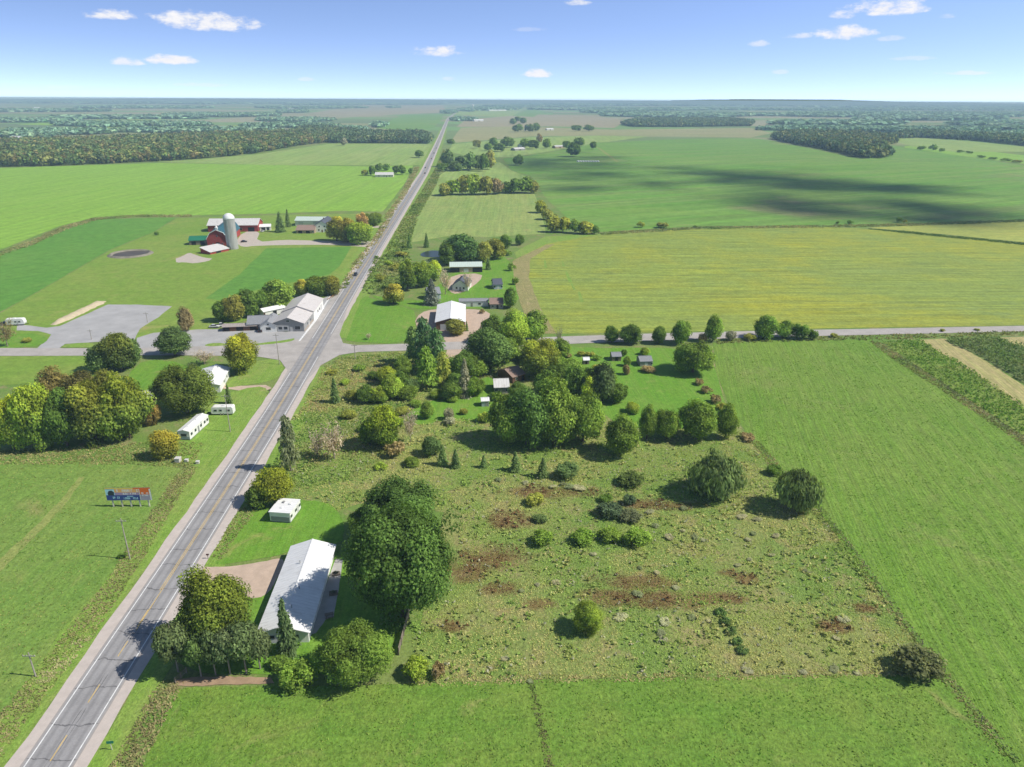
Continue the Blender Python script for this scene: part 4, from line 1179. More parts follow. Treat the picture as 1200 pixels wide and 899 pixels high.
woods('forest', 'Wood belt behind the far strips, right of the tapering wood',
      [[(1040, 163), (1080, 161.5), (1140, 165), (1200, 171), (1280, 178), (1280, 171), (1200, 164), (1120, 159), (1060, 157)]], MIXG, 9, 15, 17, 50, .14, 6, gain=3.3)
# far countryside: broken belts of woods up to the horizon
FARW = []
rf = random.Random(21)


def belt(u0, u1, v0, v1, wob=.8):
    n = max(4, int((u1 - u0) / 14))
    top, bot = [], []
    for i in range(n + 1):
        f = i / n
        u = u0 + (u1 - u0) * f
        e = min(1, 4 * f, 4 * (1 - f))
        vm = (v0 + v1) / 2
        hv = (v1 - v0) / 2 * e + .12
        top.append((u, vm - hv + rf.uniform(-.25, .25) * wob))
        bot.append((u, vm + hv + rf.uniform(-.25, .25) * wob))
    return bot + top[::-1]


for a in [(-60, 95, 141.5, 143.8), (60, 250, 145.5, 149), (190, 330, 134.5, 137), (0, 140, 155, 158), (130, 330, 153.5, 156), (280, 400, 147.5, 150), (300, 392, 140.5, 143),
          (-60, 70, 159, 162), (395, 432, 152, 155), (436, 452, 146, 149.5), (325, 362, 130.5, 132.5), (885, 1050, 151, 154), (1010, 1180, 152, 156), (1100, 1290, 158.5, 163)]:
    FARW.append(belt(*a))
woods('forest', 'Belts of trees between the middle-distance fields', FARW, FAR, 14, 23, 16, 22, .22, 7)
FARW2 = []
for a in [(-60, 130, 129.5, 131.5), (90, 250, 125.8, 127.2), (60, 240, 138.2, 139.6), (300, 430, 125.8, 127.4), (330, 460, 122, 123.2), (430, 520, 122.2, 123),
          (565, 700, 124, 125.2), (680, 760, 130.5, 132.8), (620, 900, 127.5, 129.4), (700, 900, 134, 137.5), (860, 1290, 133, 137.5), (900, 1060, 144, 147.5), (1110, 1290, 144.5, 148.5), (1000, 1290, 127.8, 129.6), (870, 1100, 128, 129.6), (740, 880, 122, 123.6), (540, 610, 127.3, 129.6), (1150, 1290, 151.5, 155), (1000, 1180, 139.6, 141.4)]:
    FARW2.append(belt(*a))
woods('forest', 'Distant belts of trees toward the horizon', FARW2, FAR, 26, 44, 17, 12, .30, 8)
FARW3 = []
for a in [(-60, 340, 121.5, 124.0), (150, 560, 120.0, 121.6), (330, 760, 120.0, 121.5), (600, 1000, 120.6, 123.4), (880, 1290, 120.6, 124), (0, 1290, 119.7, 120.3)]:
    FARW3.append([(u, v + 0.00506 * (u - 600)) for u, v in belt(*a, wob=.3)])
woods('forest', 'Hazy tree cover on the horizon', FARW3, FAR, 60, 85, 20, 5, .45, 9)
# town trees at the vanishing point of the highway
woods('forest', 'Trees of the village where the highway meets the horizon', [belt(545, 612, 126.4, 128.6), belt(536, 560, 128, 130.5), belt(516, 536, 131, 133), belt(527, 560, 140.2, 142), belt(452, 470, 125.5, 126.6)], FAR, 12, 16, 15, 16, .26, 10)
# a low hill on the horizon and the ridge under the sky
def ridge(name, dist, pts, mat, step=12, top=52.0):
    """a long wooded rise: pts = (photo column, photo row of its skyline)"""
    m = MB()
    us = np.arange(pts[0][0], pts[-1][0] + 1, step)
    vt = np.interp(us, [p[0] for p in pts], [p[1] for p in pts])
    rr = np.random.default_rng(len(pts))
    vt = vt + np.convolve(rr.normal(size=len(us) + 4) * .22, np.ones(5) / 5 * 1.6, 'valid')
    vs, fs = [], []
    for u, v in zip(us, vt):
        d = CAMR @ Vector(((u - CX) / FPX, 0, -1.0))
        x, y = d.x / d.y * dist, dist
        h = max(1.0, height_at(Vector((x, y, 0)), v) if v < proj((x, y, 0))[1] else 1.0)
        h = min(h, top)
        vs += [(x * .84, y * .84, -.5), (x * .92, y * .92, h * .55), (x, y, h), (x * 1.1, y * 1.1, -.5)]
    for i in range(len(us) - 1):
        for j in range(3):
            a = i * 4 + j
            fs.append((a, a + 4, a + 5, a + 1))
    m.add(vs, fs)
    return tag(m.build(name, mat, smooth=True), kind='structure')


HILLMAT = grass_mat('wooded_ridge', (0.07, 0.11, 0.075, 1), (0.09, 0.13, 0.08, 1), (0.19, 0.20, 0.12, 1), big=.0006, mid=.002, fine=.012, dry=.25, contrast=.6, bump=0)
ridge('hill', 14600, [(-140, 117.4), (0, 117), (150, 116), (300, 115.2), (450, 114.4), (600, 114.4), (750, 115), (850, 116.4), (950, 118.6), (1050, 120.4), (1200, 122.8), (1340, 124.5)], HILLMAT)
ridge('hill', 12500, [(760, 117.5), (800, 116.8), (840, 115.6), (868, 114.3), (885, 114.5), (910, 116), (945, 117.6), (980, 119), (1010, 120.5)], HILLMAT, 5, 88.0)


# ------------------------------------------------------------------ weeds and tall grass
def vnoise(x, y, s, seed):
    """smooth value noise, numpy"""
    r = np.random.default_rng(seed)
    tab = r.uniform(0, 1, (256, 256))
    x, y = x / s + 1000, y / s + 1000
    xi, yi = np.floor(x).astype(int), np.floor(y).astype(int)
    fx, fy = x - xi, y - yi
    fx, fy = fx * fx * (3 - 2 * fx), fy * fy * (3 - 2 * fy)
    g = lambda a, b: tab[a % 256, b % 256]
    return (g(xi, yi) * (1 - fx) + g(xi + 1, yi) * fx) * (1 - fy) + (g(xi, yi + 1) * (1 - fx) + g(xi + 1, yi + 1) * fx) * fy


def inside(pts, X, Y):
    xs = np.array([p.x for p in pts]); ys = np.array([p.y for p in pts])
    ins = np.zeros(len(X), bool)
    j = len(xs) - 1
    for i in range(len(xs)):
        ins ^= ((ys[i] > Y) != (ys[j] > Y)) & (X < (xs[j] - xs[i]) * (Y - ys[i]) / (ys[j] - ys[i] + 1e-9) + xs[i])
        j = i
    return ins


TUFT_SET = {'Brown weeds in the ditch': (6.5, .17, .26, .04, 1.9), 'Brown weeds between': (7, .17, .30, .04, 1.9), 'Dry grass edge': (5, .16, .14, .1, 1.9),
            'Weedy fence line between the meadow': (5, .16, .22, .1, 1.7), 'Weedy line dividing': (6, .15, .18, .1, 1.5),
            'Rough grass between': (2.6, .2, .36, .3, 1.8), 'Pasture weeds': (3.0, .19, .34, .25, 1.8),
            'Roadside weeds along the right': (.5, .55, .9, .38, 1.8), 'Roadside weeds along the left': (.5, .5, .7, .35, 1.8), 'Weedy fence line between the bright': (.8, .4, .45, .3, 1.9),
            'Weedy fence line between bean': (.6, .45, .5, .3, 1.9), 'Dark ditch line': (.8, .45, .5, .2, 1.7), 'Weedy line between the hayfield': (4, .2, .3, .12, 1.8)}


def tufts(name, label, areas, density, size, hgt, cols, seed, thr=0.0, blades=3, red=False, holes=(), cat='weeds', patch=9.0, mound=0.0, gain=1.45):
    """standing weeds: small leaf-clump faces, thicker in some patches; cols = colours picked by slow noise"""
    for k_, p_ in TUFT_SET.items():
        if label.startswith(k_):
            density, size, hgt, thr, gain = p_
    r = np.random.default_rng(seed)
    XX, YY = [], []
    for pts in areas:
        P = [G(u, v) for u, v in pts]
        x0, x1 = min(p.x for p in P), max(p.x for p in P)
        y0, y1 = min(p.y for p in P), max(p.y for p in P)
        n = int((x1 - x0) * (y1 - y0) * density)
        X, Y = r.uniform(x0, x1, n), r.uniform(y0, y1, n)
        s = inside(P, X, Y)
        for hpts in holes:
            s &= ~inside([G(*q) for q in hpts], X, Y)
        XX.append(X[s]); YY.append(Y[s])
    X, Y = np.concatenate(XX), np.concatenate(YY)
    m = .5 * vnoise(X, Y, patch, seed) + .5 * vnoise(X, Y, patch * .3, seed + 1)
    keep = m + r.uniform(-.18, .18, len(X)) > thr
    X, Y, m = X[keep], Y[keep], m[keep]
    n = len(X)
    cn = .55 * vnoise(X, Y, patch * 1.7, seed + 5) + .30 * vnoise(X, Y, patch * .45, seed + 6) + .15 * r.uniform(0, 1, n)
    cn = np.clip((cn - .5) * 1.7 + .5, 0, .999)
    C = np.array(cols)
    f = cn * (len(C) - 1)
    i0 = np.floor(f).astype(int)
    base = C[i0] * (1 - (f - i0))[:, None] + C[np.minimum(i0 + 1, len(C) - 1)] * (f - i0)[:, None]
    if red:
        d = np.full(n, 9.0)
        for (x, y, wx, wy) in RED_W:
            d = np.minimum(d, ((X - x) / wx) ** 2 + ((Y - y) / wy) ** 2)
        rm = np.clip(1.5 - d * .8 - (vnoise(X, Y, 4, 77) - .5) * 3.4, 0, 1) * (r.uniform(0, 1, n) < .85)
        base = base * (1 - rm)[:, None] + np.array([.22, .12, .06]) / gain * rm[:, None]
    base = base * r.uniform(.8, 1.25, n)[:, None] * gain
    V, T = [], []
    hh = hgt * r.uniform(.5, 1.3, n) * (.6 + .8 * m)
    for b in range(blades):
        P = np.stack([X + r.normal(size=n) * size * .8, Y + r.normal(size=n) * size * .8, hh * r.uniform(.35, .9, n) + mound], 1)
        nr = unit(r.normal(size=(n, 3)) * [.9, .9, .5] + [0.25, 0, .95])
        al = np.tile([0, 0, 1.0], (n, 1)) + r.normal(size=(n, 3)) * .8
        q = leaf_quads(P, nr, size * r.uniform(.55, 1.2, n), 1.3, al)
        q[:, :, 2] = np.maximum(q[:, :, 2], .02)
        V.append(q)
        T.append(base * r.uniform(.82, 1.18, n)[:, None])
    o = link(name, quad_mesh(name, np.concatenate(V), np.concatenate(T), WEED))
    return tag(o, label, cat, None, 'stuff')


MEADOW_A = [(398, 420), (440, 414), (520, 412), (560, 430), (640, 470), (700, 500), (840, 502), (862, 500), (885, 520), (962, 603), (1050, 722), (1102, 788), (1060, 788), (900, 790), (620, 795), (500, 799), (490, 798), (484, 770), (482, 712), (535, 690), (540, 600), (420, 590), (396, 600), (370, 585), (340, 585), (318, 560), (345, 490), (378, 440)]
LAWNHOLE = [(500, 470), (545, 462), (565, 440), (640, 470), (640, 500), (570, 492), (520, 490), (490, 498), (478, 488)]
tufts('meadow_weeds', 'Tall mixed weeds and grasses covering the meadow', [MEADOW_A], 7.0, .115, .22,
      [(.15, .24, .045), (.18, .26, .055), (.21, .27, .065), (.27, .28, .09), (.35, .31, .14), (.24, .26, .075)], 3, thr=.28, blades=2, red=True, holes=[LAWNHOLE], gain=2.2)
tufts('meadow_weeds', 'Rank shadow-casting weed stands on the meadow', [MEADOW_A], .5, .27, .7,
      [(.13, .20, .045), (.17, .24, .055), (.22, .25, .08), (.30, .28, .12), (.18, .25, .06)], 13, thr=.56, blades=5, red=True, holes=[LAWNHOLE], patch=6, gain=1.9)
tufts('meadow_weeds', 'Pale seed heads and thistles among the meadow grasses', [MEADOW_A], .28, .2, .6,
      [(.34, .35, .24), (.42, .40, .30), (.30, .33, .20)], 33, thr=.60, blades=4, holes=[LAWNHOLE], patch=4, gain=1.2)
tufts('ditch_weeds', 'Brown weeds in the ditch between the pasture and the highway', [[(216, 546), (232, 548), (200, 600), (170, 652), (140, 700), (110, 745), (62, 805), (20, 862), (-30, 940), (-60, 930), (-8, 846), (40, 790), (88, 728), (122, 685), (148, 645), (180, 596), (204, 560)]], 3.2, .24, .6,
      [(.13, .16, .045), (.18, .17, .075), (.22, .20, .09), (.16, .20, .05), (.27, .25, .13)], 4, thr=.30, blades=3, patch=5, gain=1.15)
tufts('ditch_weeds', 'Brown weeds between the highway and the front pasture', [[(192, 797), (216, 800), (196, 840), (172, 890), (150, 945), (105, 945), (134, 890), (160, 845), (176, 815)]], 3.6, .24, .65,
      [(.13, .14, .05), (.18, .165, .075), (.23, .20, .10), (.14, .18, .05)], 5, thr=.25, blades=3, patch=5, gain=1.15)
tufts('tall_grass', 'Dry grass edge between the meadow and the front pasture', [[(490, 794), (620, 791), (760, 789), (900, 786), (1060, 784), (1104, 790), (1060, 793), (900, 796), (760, 799), (620, 801), (490, 806)]], 2.2, .3, .6,
      [(.16, .20, .05), (.28, .25, .11), (.33, .28, .14), (.20, .22, .07)], 6, thr=.25, blades=3, patch=4)
tufts('tall_grass', 'Weedy fence line between the meadow and the hayfield', [[(880, 515), (890, 518), (925, 556), (970, 602), (1016, 662), (1060, 722), (1112, 788), (1158, 845), (1200, 896), (1184, 896), (1140, 846), (1100, 794), (1048, 728), (998, 664), (956, 606), (910, 560)]], 1.9, .32, .7,
      [(.10, .15, .04), (.15, .19, .05), (.24, .22, .10), (.30, .25, .13)], 7, thr=.42, blades=3, patch=5)
tufts('tall_grass', 'Weedy line dividing the front pasture in two', [[(619, 796), (625, 796), (634, 830), (641, 862), (650, 905), (642, 905), (632, 862), (625, 830)]], 6.5, 0.17, 0.28, [(.12, .15, .05), (.20, .18, .08), (.27, .22, .12)], 8, thr=0.1, blades=3, patch=3, gain=1.5)
tufts('tall_grass', 'Weedy line between the hayfield and the next crop strip', [[(1018, 400), (1030, 400), (1060, 420), (1110, 452), (1200, 512), (1290, 575), (1290, 590), (1200, 523), (1110, 462), (1050, 424)]], 3, 0.26, 0.45, [(.10, .14, .04), (.18, .18, .07), (.28, .24, .13)], 9, thr=0.2, blades=3, patch=6, gain=1.5)
tufts('tall_grass', 'Roadside weeds along the right verge above the crossroad', [[(440, 300), (448, 302), (470, 262), (492, 228), (512, 195), (520, 175), (524, 180), (512, 215), (490, 255), (478, 290), (482, 310), (470, 335), (440, 345), (424, 345), (432, 322)]], .16, .9, 1.4, [(.10, .15, .035), (.15, .19, .05), (.23, .22, .09)], 10, thr=.45, blades=4, patch=14)
tufts('tall_grass', 'Roadside weeds along the left verge above the shop', [[(400, 335), (412, 312), (440, 276), (452, 252), (468, 230), (486, 196), (492, 196), (478, 225), (462, 250), (446, 280), (418, 318), (406, 338), (388, 348)]], .16, .9, 1.2, [(.14, .18, .05), (.24, .22, .10), (.30, .25, .14), (.12, .17, .04)], 14, thr=.42, blades=4, patch=14)
tufts('tall_grass', 'Weedy fence line between the bright field and the deep green crop', [[(-40, 308), (35, 283), (72, 266), (112, 255), (160, 252), (225, 252), (225, 254.5), (160, 254.5), (114, 258), (76, 270), (40, 287), (-40, 314)]], .22, .8, 1.0, [(.12, .15, .05), (.20, .19, .08), (.28, .24, .12)], 11, thr=.4, blades=4, patch=12)
tufts('tall_grass', 'Weedy fence line between bean field and wide green field', [[(690, 273), (820, 266), (960, 264), (1050, 262.5), (1200, 257.5), (1290, 256), (1290, 258), (1200, 260.5), (1050, 265.5), (960, 267), (820, 269), (700, 276)]], .14, .9, 1.1, [(.08, .13, .04), (.16, .18, .07), (.24, .22, .10)], 12, thr=.4, blades=4, patch=14)
tufts('tall_grass', 'Dark ditch line crossing the bean field', [[(1010, 268), (1060, 271), (1120, 277), (1200, 285), (1290, 294), (1290, 297), (1200, 287.5), (1120, 279.5), (1060, 273.5)]], .25, .9, 1.0, [(.06, .11, .03), (.10, .15, .04)], 16, thr=.25, blades=4, patch=14)
tufts('tall_grass', 'Crossroad verge weeds beside the hayfield', [[(838, 399), (900, 397), (1000, 394), (1100, 391), (1200, 388), (1290, 386.5), (1290, 391), (1200, 393), (1100, 396), (1020, 399), (900, 401), (840, 404)]], 0.95, 0.33, 0.56, [(.10, .15, .04), (.18, .19, .06), (.26, .23, .11)], 17, thr=.38, blades=3, patch=8)
tufts('tall_grass', 'Pasture weeds left of the small wood and trailer', [[(-20, 528), (60, 526), (150, 520), (200, 516), (240, 520), (225, 548), (205, 548), (150, 545), (60, 545), (-20, 545)]], 2.0, .27, .5, [(.12, .16, .04), (.20, .20, .07), (.27, .24, .11), (.15, .22, .05)], 18, thr=.36, blades=3, patch=6)
tufts('tall_grass', 'Rough grass between the homestead pines and highway', [[(320, 545), (345, 492), (380, 430), (400, 418), (470, 414), (478, 465), (470, 520), (420, 560), (330, 580)]], 1.7, .28, .6, [(.09, .17, .035), (.15, .22, .05), (.26, .24, .10), (.30, .22, .12)], 19, thr=.45, blades=3, patch=7)
tufts('grass_tufts', 'Longer grass tufts scattered over the front pasture', [[(215, 806), (620, 799), (1060, 792), (1150, 850), (1200, 910), (160, 910)]], 1.8, .17, .12, [(.095, .21, .025), (.14, .24, .035), (.20, .25, .06), (.11, .23, .03)], 20, thr=.36, blades=2, patch=5)
tufts('grass_tufts', 'Longer grass tufts scattered over the hayfield', [[(848, 420), (1020, 400), (1200, 524), (1260, 570), (1260, 950), (1195, 893), (1105, 788), (962, 598), (882, 512)]], 1.0, .19, .11, [(.10, .21, .024), (.13, .24, .03), (.19, .25, .06)], 21, thr=.40, blades=2, patch=6)
tufts('grass_tufts', 'Longer grass tufts scattered over the roadside pasture', [[(-80, 546), (60, 544), (206, 548), (168, 632), (110, 712), (20, 838), (-60, 930), (-180, 930)]], 1.0, .19, .13, [(.10, .20, .035), (.16, .24, .05), (.23, .25, .075), (.12, .23, .04)], 22, thr=.40, blades=2, patch=6)

tufts('tall_grass', 'Unmown pale grass strip between the highway and the mown lawn', [[(247, 652), (262, 656), (276, 630), (300, 600), (312, 582), (296, 580), (280, 598), (260, 630)]], 6, 0.17, 0.22, [(.14, .20, .05), (.22, .24, .08), (.30, .28, .13), (.18, .23, .06)], 23, thr=0.15, blades=3, patch=4, gain=1.4)

tufts('standing_crop', 'Leafy green crop standing in the strip beside the hayfield', [[(1034, 401), (1078, 398), (1130, 428), (1200, 475), (1270, 522), (1270, 558), (1200, 511), (1100, 446)]], 1.3, .30, .8, [(.10, .19, .03), (.14, .22, .045), (.19, .23, .07)], 41, thr=.15, blades=3, patch=6, gain=1.7)
tufts('standing_crop', 'Tall corn standing at the right edge beyond the pale stubble', [[(1107, 399), (1160, 395), (1170, 397), (1200, 407), (1270, 428), (1270, 492), (1200, 449), (1150, 418)]], 1.2, .36, 1.9, [(.10, .165, .05), (.14, .19, .065), (.18, .19, .085)], 42, thr=.1, blades=4, patch=6, gain=1.7)
# ------------------------------------------------------------------ buildings
WHITE_W = plain_mat('white_siding', (0.78, 0.78, 0.76, 1), 0.6, 0.08, 0.6)
CREAM_W = plain_mat('cream_siding', (0.60, 0.57, 0.50, 1), 0.7, 0.1, 0.6)
GREY_W = plain_mat('grey_siding', (0.30, 0.30, 0.30, 1), 0.7, 0.12, 0.6)
BLUEGREY_W = plain_mat('blue_grey_siding', (0.36, 0.42, 0.46, 1), 0.6, 0.1, 0.6)
RED_W_M = plain_mat('red_barn_boards', (0.34, 0.055, 0.045, 1), 0.8, 0.25, 1.2, streak=(2, 2, .3))
BROWN_W = plain_mat('brown_boards', (0.16, 0.085, 0.05, 1), 0.8, 0.2, 1.0)
TAN_W = plain_mat('tan_boards', (0.40, 0.31, 0.22, 1), 0.8, 0.15, 0.8)
GLASS = plain_mat('window_glass', (0.025, 0.032, 0.04, 1), 0.12, 0.1, 1.0, spec=0.7)
DARK = plain_mat('dark_opening', (0.02, 0.02, 0.022, 1), 0.8, 0.2, 1.0)
DOORW = plain_mat('pale_door', (0.55, 0.55, 0.54, 1), 0.5, 0.08, 1.0)
WOOD = plain_mat('weathered_wood', (0.24, 0.20, 0.16, 1), 0.9, 0.3, 1.5)
CONCRETE = plain_mat('concrete', (0.42, 0.41, 0.39, 1), 0.9, 0.18, 0.5)
STEEL = plain_mat('galvanised_steel', (0.46, 0.47, 0.48, 1), 0.4, 0.15, 1.0, metal=.5)
R_WHITE = ribbed_mat('white_metal_roof', (0.88, 0.88, 0.88, 1), .12, 1.1)
R_GREYW = ribbed_mat('pale_grey_metal_roof', (0.70, 0.68, 0.66, 1), .25, 1.0)
R_SHOP = ribbed_mat('worn_shop_roof', (0.66, 0.62, 0.60, 1), .2, 1.0)
R_TAUPE = ribbed_mat('taupe_metal_roof', (0.42, 0.37, 0.34, 1), .3, 1.0)
R_GREEN = ribbed_mat('green_metal_roof', (0.025, 0.20, 0.11, 1), .03, 1.0)
R_TEAL = ribbed_mat('teal_roof', (0.03, 0.12, 0.15, 1), .08, 1.0)
R_MINT = ribbed_mat('mint_metal_roof', (0.60, 0.70, 0.63, 1), .05, .8)
SH_GREY = plain_mat('grey_shingles', (0.27, 0.28, 0.30, 1), 0.9, 0.22, 2.0)
SH_DARK = plain_mat('dark_shingles', (0.10, 0.11, 0.14, 1), 0.9, 0.25, 2.0)
SH_BROWN = plain_mat('brown_shingles', (0.30, 0.21, 0.17, 1), 0.9, 0.22, 2.0)


def wallpiece(side, L, W, a, z, w, h, d=0.05):
    """box set proud of one wall; side is one of x+ x- y+ y-, a the position along that wall"""
    m = MB()
    if side[0] == 'x':
        s = 1 if side[1] == '+' else -1
        x = s * L / 2
        m.box(min(x, x + s * d), a - w / 2, z, max(x, x + s * d), a + w / 2, z + h)
    else:
        s = 1 if side[1] == '+' else -1
        y = s * W / 2
        m.box(a - w / 2, min(y, y + s * d), z, a + w / 2, max(y, y + s * d), z + h)
    return m


def window(t, side, L, W, a, z, w, h, frame=None):
    f = wallpiece(side, L, W, a, z, w, h, .05).build('window', frame or DOORW, t)
    wallpiece(side, L, W, a, z + .1, w - .2, h - .2, .08).build('pane', GLASS, f)


def gable(name, label, cat, ra, rb, W, he, hr, wallm, roofm, windows=(), doors=(), over=.4, group=None, z0=0.0, ends=None, gambrel=False, chimney=None, mono=False):
    """a building under a ridge from photo point ra to rb (both seen at ridge height hr)"""
    a, b = G(*ra, hr), G(*rb, hr)
    c = (a + b) / 2
    d = b - a
    L = d.length
    t = thing(name, label, cat, (c.x, c.y, 0), math.atan2(d.y, d.x), group)
    return gable_on(t, L, W, he, hr, wallm, roofm, windows, doors, over, z0, gambrel, chimney, mono), L


def gable_on(t, L, W, he, hr, wallm, roofm, windows=(), doors=(), over=.4, z0=0.0, gambrel=False, chimney=None, mono=False):
    w = W / 2
    if gambrel:
        prof = [(-w, z0), (w, z0), (w, he), (w * .62, he + (hr - he) * .66), (0, hr), (-w * .62, he + (hr - he) * .66), (-w, he)]
        top = [(w + over * .6, he - .25), (w * .64, he + (hr - he) * .68), (0, hr + .06), (-w * .64, he + (hr - he) * .68), (-w - over * .6, he - .25)]
    elif mono:
        prof = [(-w, z0), (w, z0), (w, hr), (-w, he)]
        top = [(w + over, hr + .1), (-w - over, he - .02)]
    else:
        prof = [(-w, z0), (w, z0), (w, he), (0, hr), (-w, he)]
        k = (hr - he) / w
        top = [(w + over, he - k * over + .06), (0, hr + .06), (-w - over, he - k * over + .06)]
    m = MB().prism(prof, -L / 2, L / 2)
    m.build('wall', wallm, t)
    th = .16
    rp = top + [(y, z + th) for y, z in top[::-1]]
    rm = MB()
    rm.prism(rp[::-1], -L / 2 - over, L / 2 + over)
    r = rm.build('roof', roofm, t)
    if not mono:
        MB().box(-L / 2 - over, -.16, hr + .2, L / 2 + over, .16, hr + .27).build('ridge_cap', roofm, r)
    if chimney:
        MB().box(chimney[0] - .3, chimney[1] - .3, he, chimney[0] + .3, chimney[1] + .3, hr + .9).build('chimney', BROWN_W, r)
    for (s, p, z, ww, hh) in windows:
        window(t, s, L, W, p, z, ww, hh)
    for (s, p, ww, hh, mm) in doors:
        dd = wallpiece(s, L, W, p, z0 + .02, ww, hh, .06).build('door', mm, t)
        if ww < 1.5:
            wallpiece(s, L, W, p + ww * .32, z0 + 1.0, .12, .12, .12).build('handle', STEEL, dd)
    return t


# the long white-roofed house by the highway: ridge far end -> near end
lh, LH = gable('house', 'Long low house with ribbed white metal roof, beside the giant shade tree', 'house', (366, 634), (331, 733), 9.4, 2.8, 4.4, WHITE_W, R_WHITE,
               windows=[('x+', -2.4, 1.2, 1.3, .9), ('x+', 2.2, 1.1, 1.5, 1.0), ('y+', -9, 1.1, 1.4, 1.1), ('y+', -3, 1.1, 1.4, 1.1), ('y+', 5, 1.1, 1.4, 1.1), ('y-', -8, 1.1, 1.6, 1.1), ('y-', 2, 1.1, 1.6, 1.1), ('y-', 9, 1.1, 1.6, 1.1)],
               doors=[('x+', .2, 1.0, 2.05, DOORW), ('y-', -3, 2.6, 2.2, DOORW)], over=.55)
for px, py in ((3, .8), (-6, -1.0), (9, .6)):
    MB().tube((px, py, 3.9), (px, py, 5.0), .12, .12, 8).build('vent_pipe', STEEL, lh)
pa = [G(393, 655), G(400, 655), G(392, 722), G(372, 726), G(366, 745), G(358, 745), G(362, 735)]
sheet('patio', [(393, 655), (402, 655), (397, 690), (391, 722), (382, 726), (370, 742), (362, 744), (372, 715)], CONCRETE, .08, .3)
q = G(386, 723)
t = thing('picnic_table', 'Weathered wooden picnic table on the patio behind the long white-roofed house', 'table', q, R(20))
MB().box(-.9, -.38, .72, .9, .38, .77).build('tabletop', WOOD, t)
for s in (-1, 1):
    MB().box(-.9, s * .72 - .13, .42, .9, s * .72 + .13, .46).build('bench', WOOD, t)
    MB().tube((s * .6, -.7, 0), (s * .6, .1, .72), .05, .05, 6).tube((s * .6, .7, 0), (s * .6, -.1, .72), .05, .05, 6).build('leg', WOOD, t)
for i, (u, v, hh, lab) in enumerate([(394, 674, 1.0, 'farther'), (391, 697, 1.2, 'nearer')]):
    q = G(u, v)
    t = thing('planter_box', 'Wooden planter box on the patio strip, %s of the two from the highway end' % lab, 'planter', q, R(15), 'planters on the patio')
    MB().box(-.9, -.5, 0, .9, .5, .6 * hh).build('box', WOOD, t, bevel=.03)
    o = link('plant', PROTO['clump'][0][0], t)
    o.scale = (1.5, 1.0, .9); o.location = (0, 0, .45); o.color = (*G_GREY, 1)

# wooden fence from the shade tree to the pasture
fa, fb = G(481, 714), G(467, 768)
d = fb - fa
t = thing('wooden_fence', 'Tall weathered board fence running from the giant shade tree toward the pasture', 'fence', fa, math.atan2(d.y, d.x))
Lf = d.length
m = MB()
n = int(Lf / .22)
for i in range(n):
    x = i * Lf / n
    m.box(x, -.015, .06, x + Lf / n - .02, .02, 1.85 + random.uniform(-.04, .04))
m.build('boards', WOOD, t)
for i in range(6):
    MB().box(i * Lf / 5 - .07, .03, 0, i * Lf / 5 + .07, .16, 1.95).build('post', WOOD, t)
for z in (.45, 1.45):
    MB().box(0, .022, z, Lf, .06, z + .1).build('rail', WOOD, t)
sheet('path', [(206, 796), (230, 793), (270, 793), (318, 794), (322, 801), (270, 802), (230, 804), (206, 804)], M['bare_soil'], .082, .8)
fa, fb = G(206, 801), G(219, 789)
t = thing('wooden_gate', 'Low grey rail gate at the highway end of the row of pines', 'gate', fa, math.atan2((fb - fa).y, (fb - fa).x))
Lg = (fb - fa).length
for i in range(3):
    MB().box(i * Lg / 2 - .08, -.08, 0, i * Lg / 2 + .08, .08, 1.4).build('post', WOOD, t)
for z in (.35, .75, 1.15):
    MB().box(.08, -.03, z, Lg - .08, .03, z + .11).build('rail', WOOD, t)

# small white cabin / park trailer
p0, p1, p2 = G(316.5, 612), G(341.5, 613.5), G(353.5, 597)
d = p2 - p1
Lc, Wc = d.length, (p1 - p0).length * .97
c = (p0 + p2) / 2
t = thing('park_trailer', 'Small white flat-roofed park trailer on the mown lawn under the yellow tree', 'trailer', (c.x, c.y, 0), math.atan2(d.y, d.x))
L2, W2 = Lc / 2, Wc / 2
MB().box(-L2, -W2, .45, L2, W2, 2.9).build('body', WHITE_W, t, bevel=.06)
MB().box(-L2 - .15, -W2 - .15, 2.92, .4, W2 + .15, 3.10).build('roof', R_WHITE, t)
MB().box(.5, -W2 - .1, 2.92, L2 + .1, W2 + .1, 3.02).build('roof', R_WHITE, t)
MB().box(-L2 + .2, -W2 + .2, 0, L2 - .2, W2 - .2, .44).build('skirt', GREY_W, t)
for xx, yy in ((.9, -1.1), (1.4, .9), (-1.2, .3)):
    MB().box(xx - .4, yy - .3, 3.03 if xx > .5 else 3.11, xx + .4, yy + .3, 3.32).build('roof_vent', GREY_W if xx > 1 else WHITE_W, t, bevel=.03)
MB().box(-L2 - .03, -W2 + .3, .55, -L2, W2 - .3, 1.75).build('front_panel', GREY_W, t)
for a in (-2.6, .2, 2.6):
    window(t, 'y-', Lc, Wc, a, 1.35, 1.2, .9)
dd = wallpiece('y-', Lc, Wc, 1.4, .5, .85, 2.0).build('door', DOORW, t)

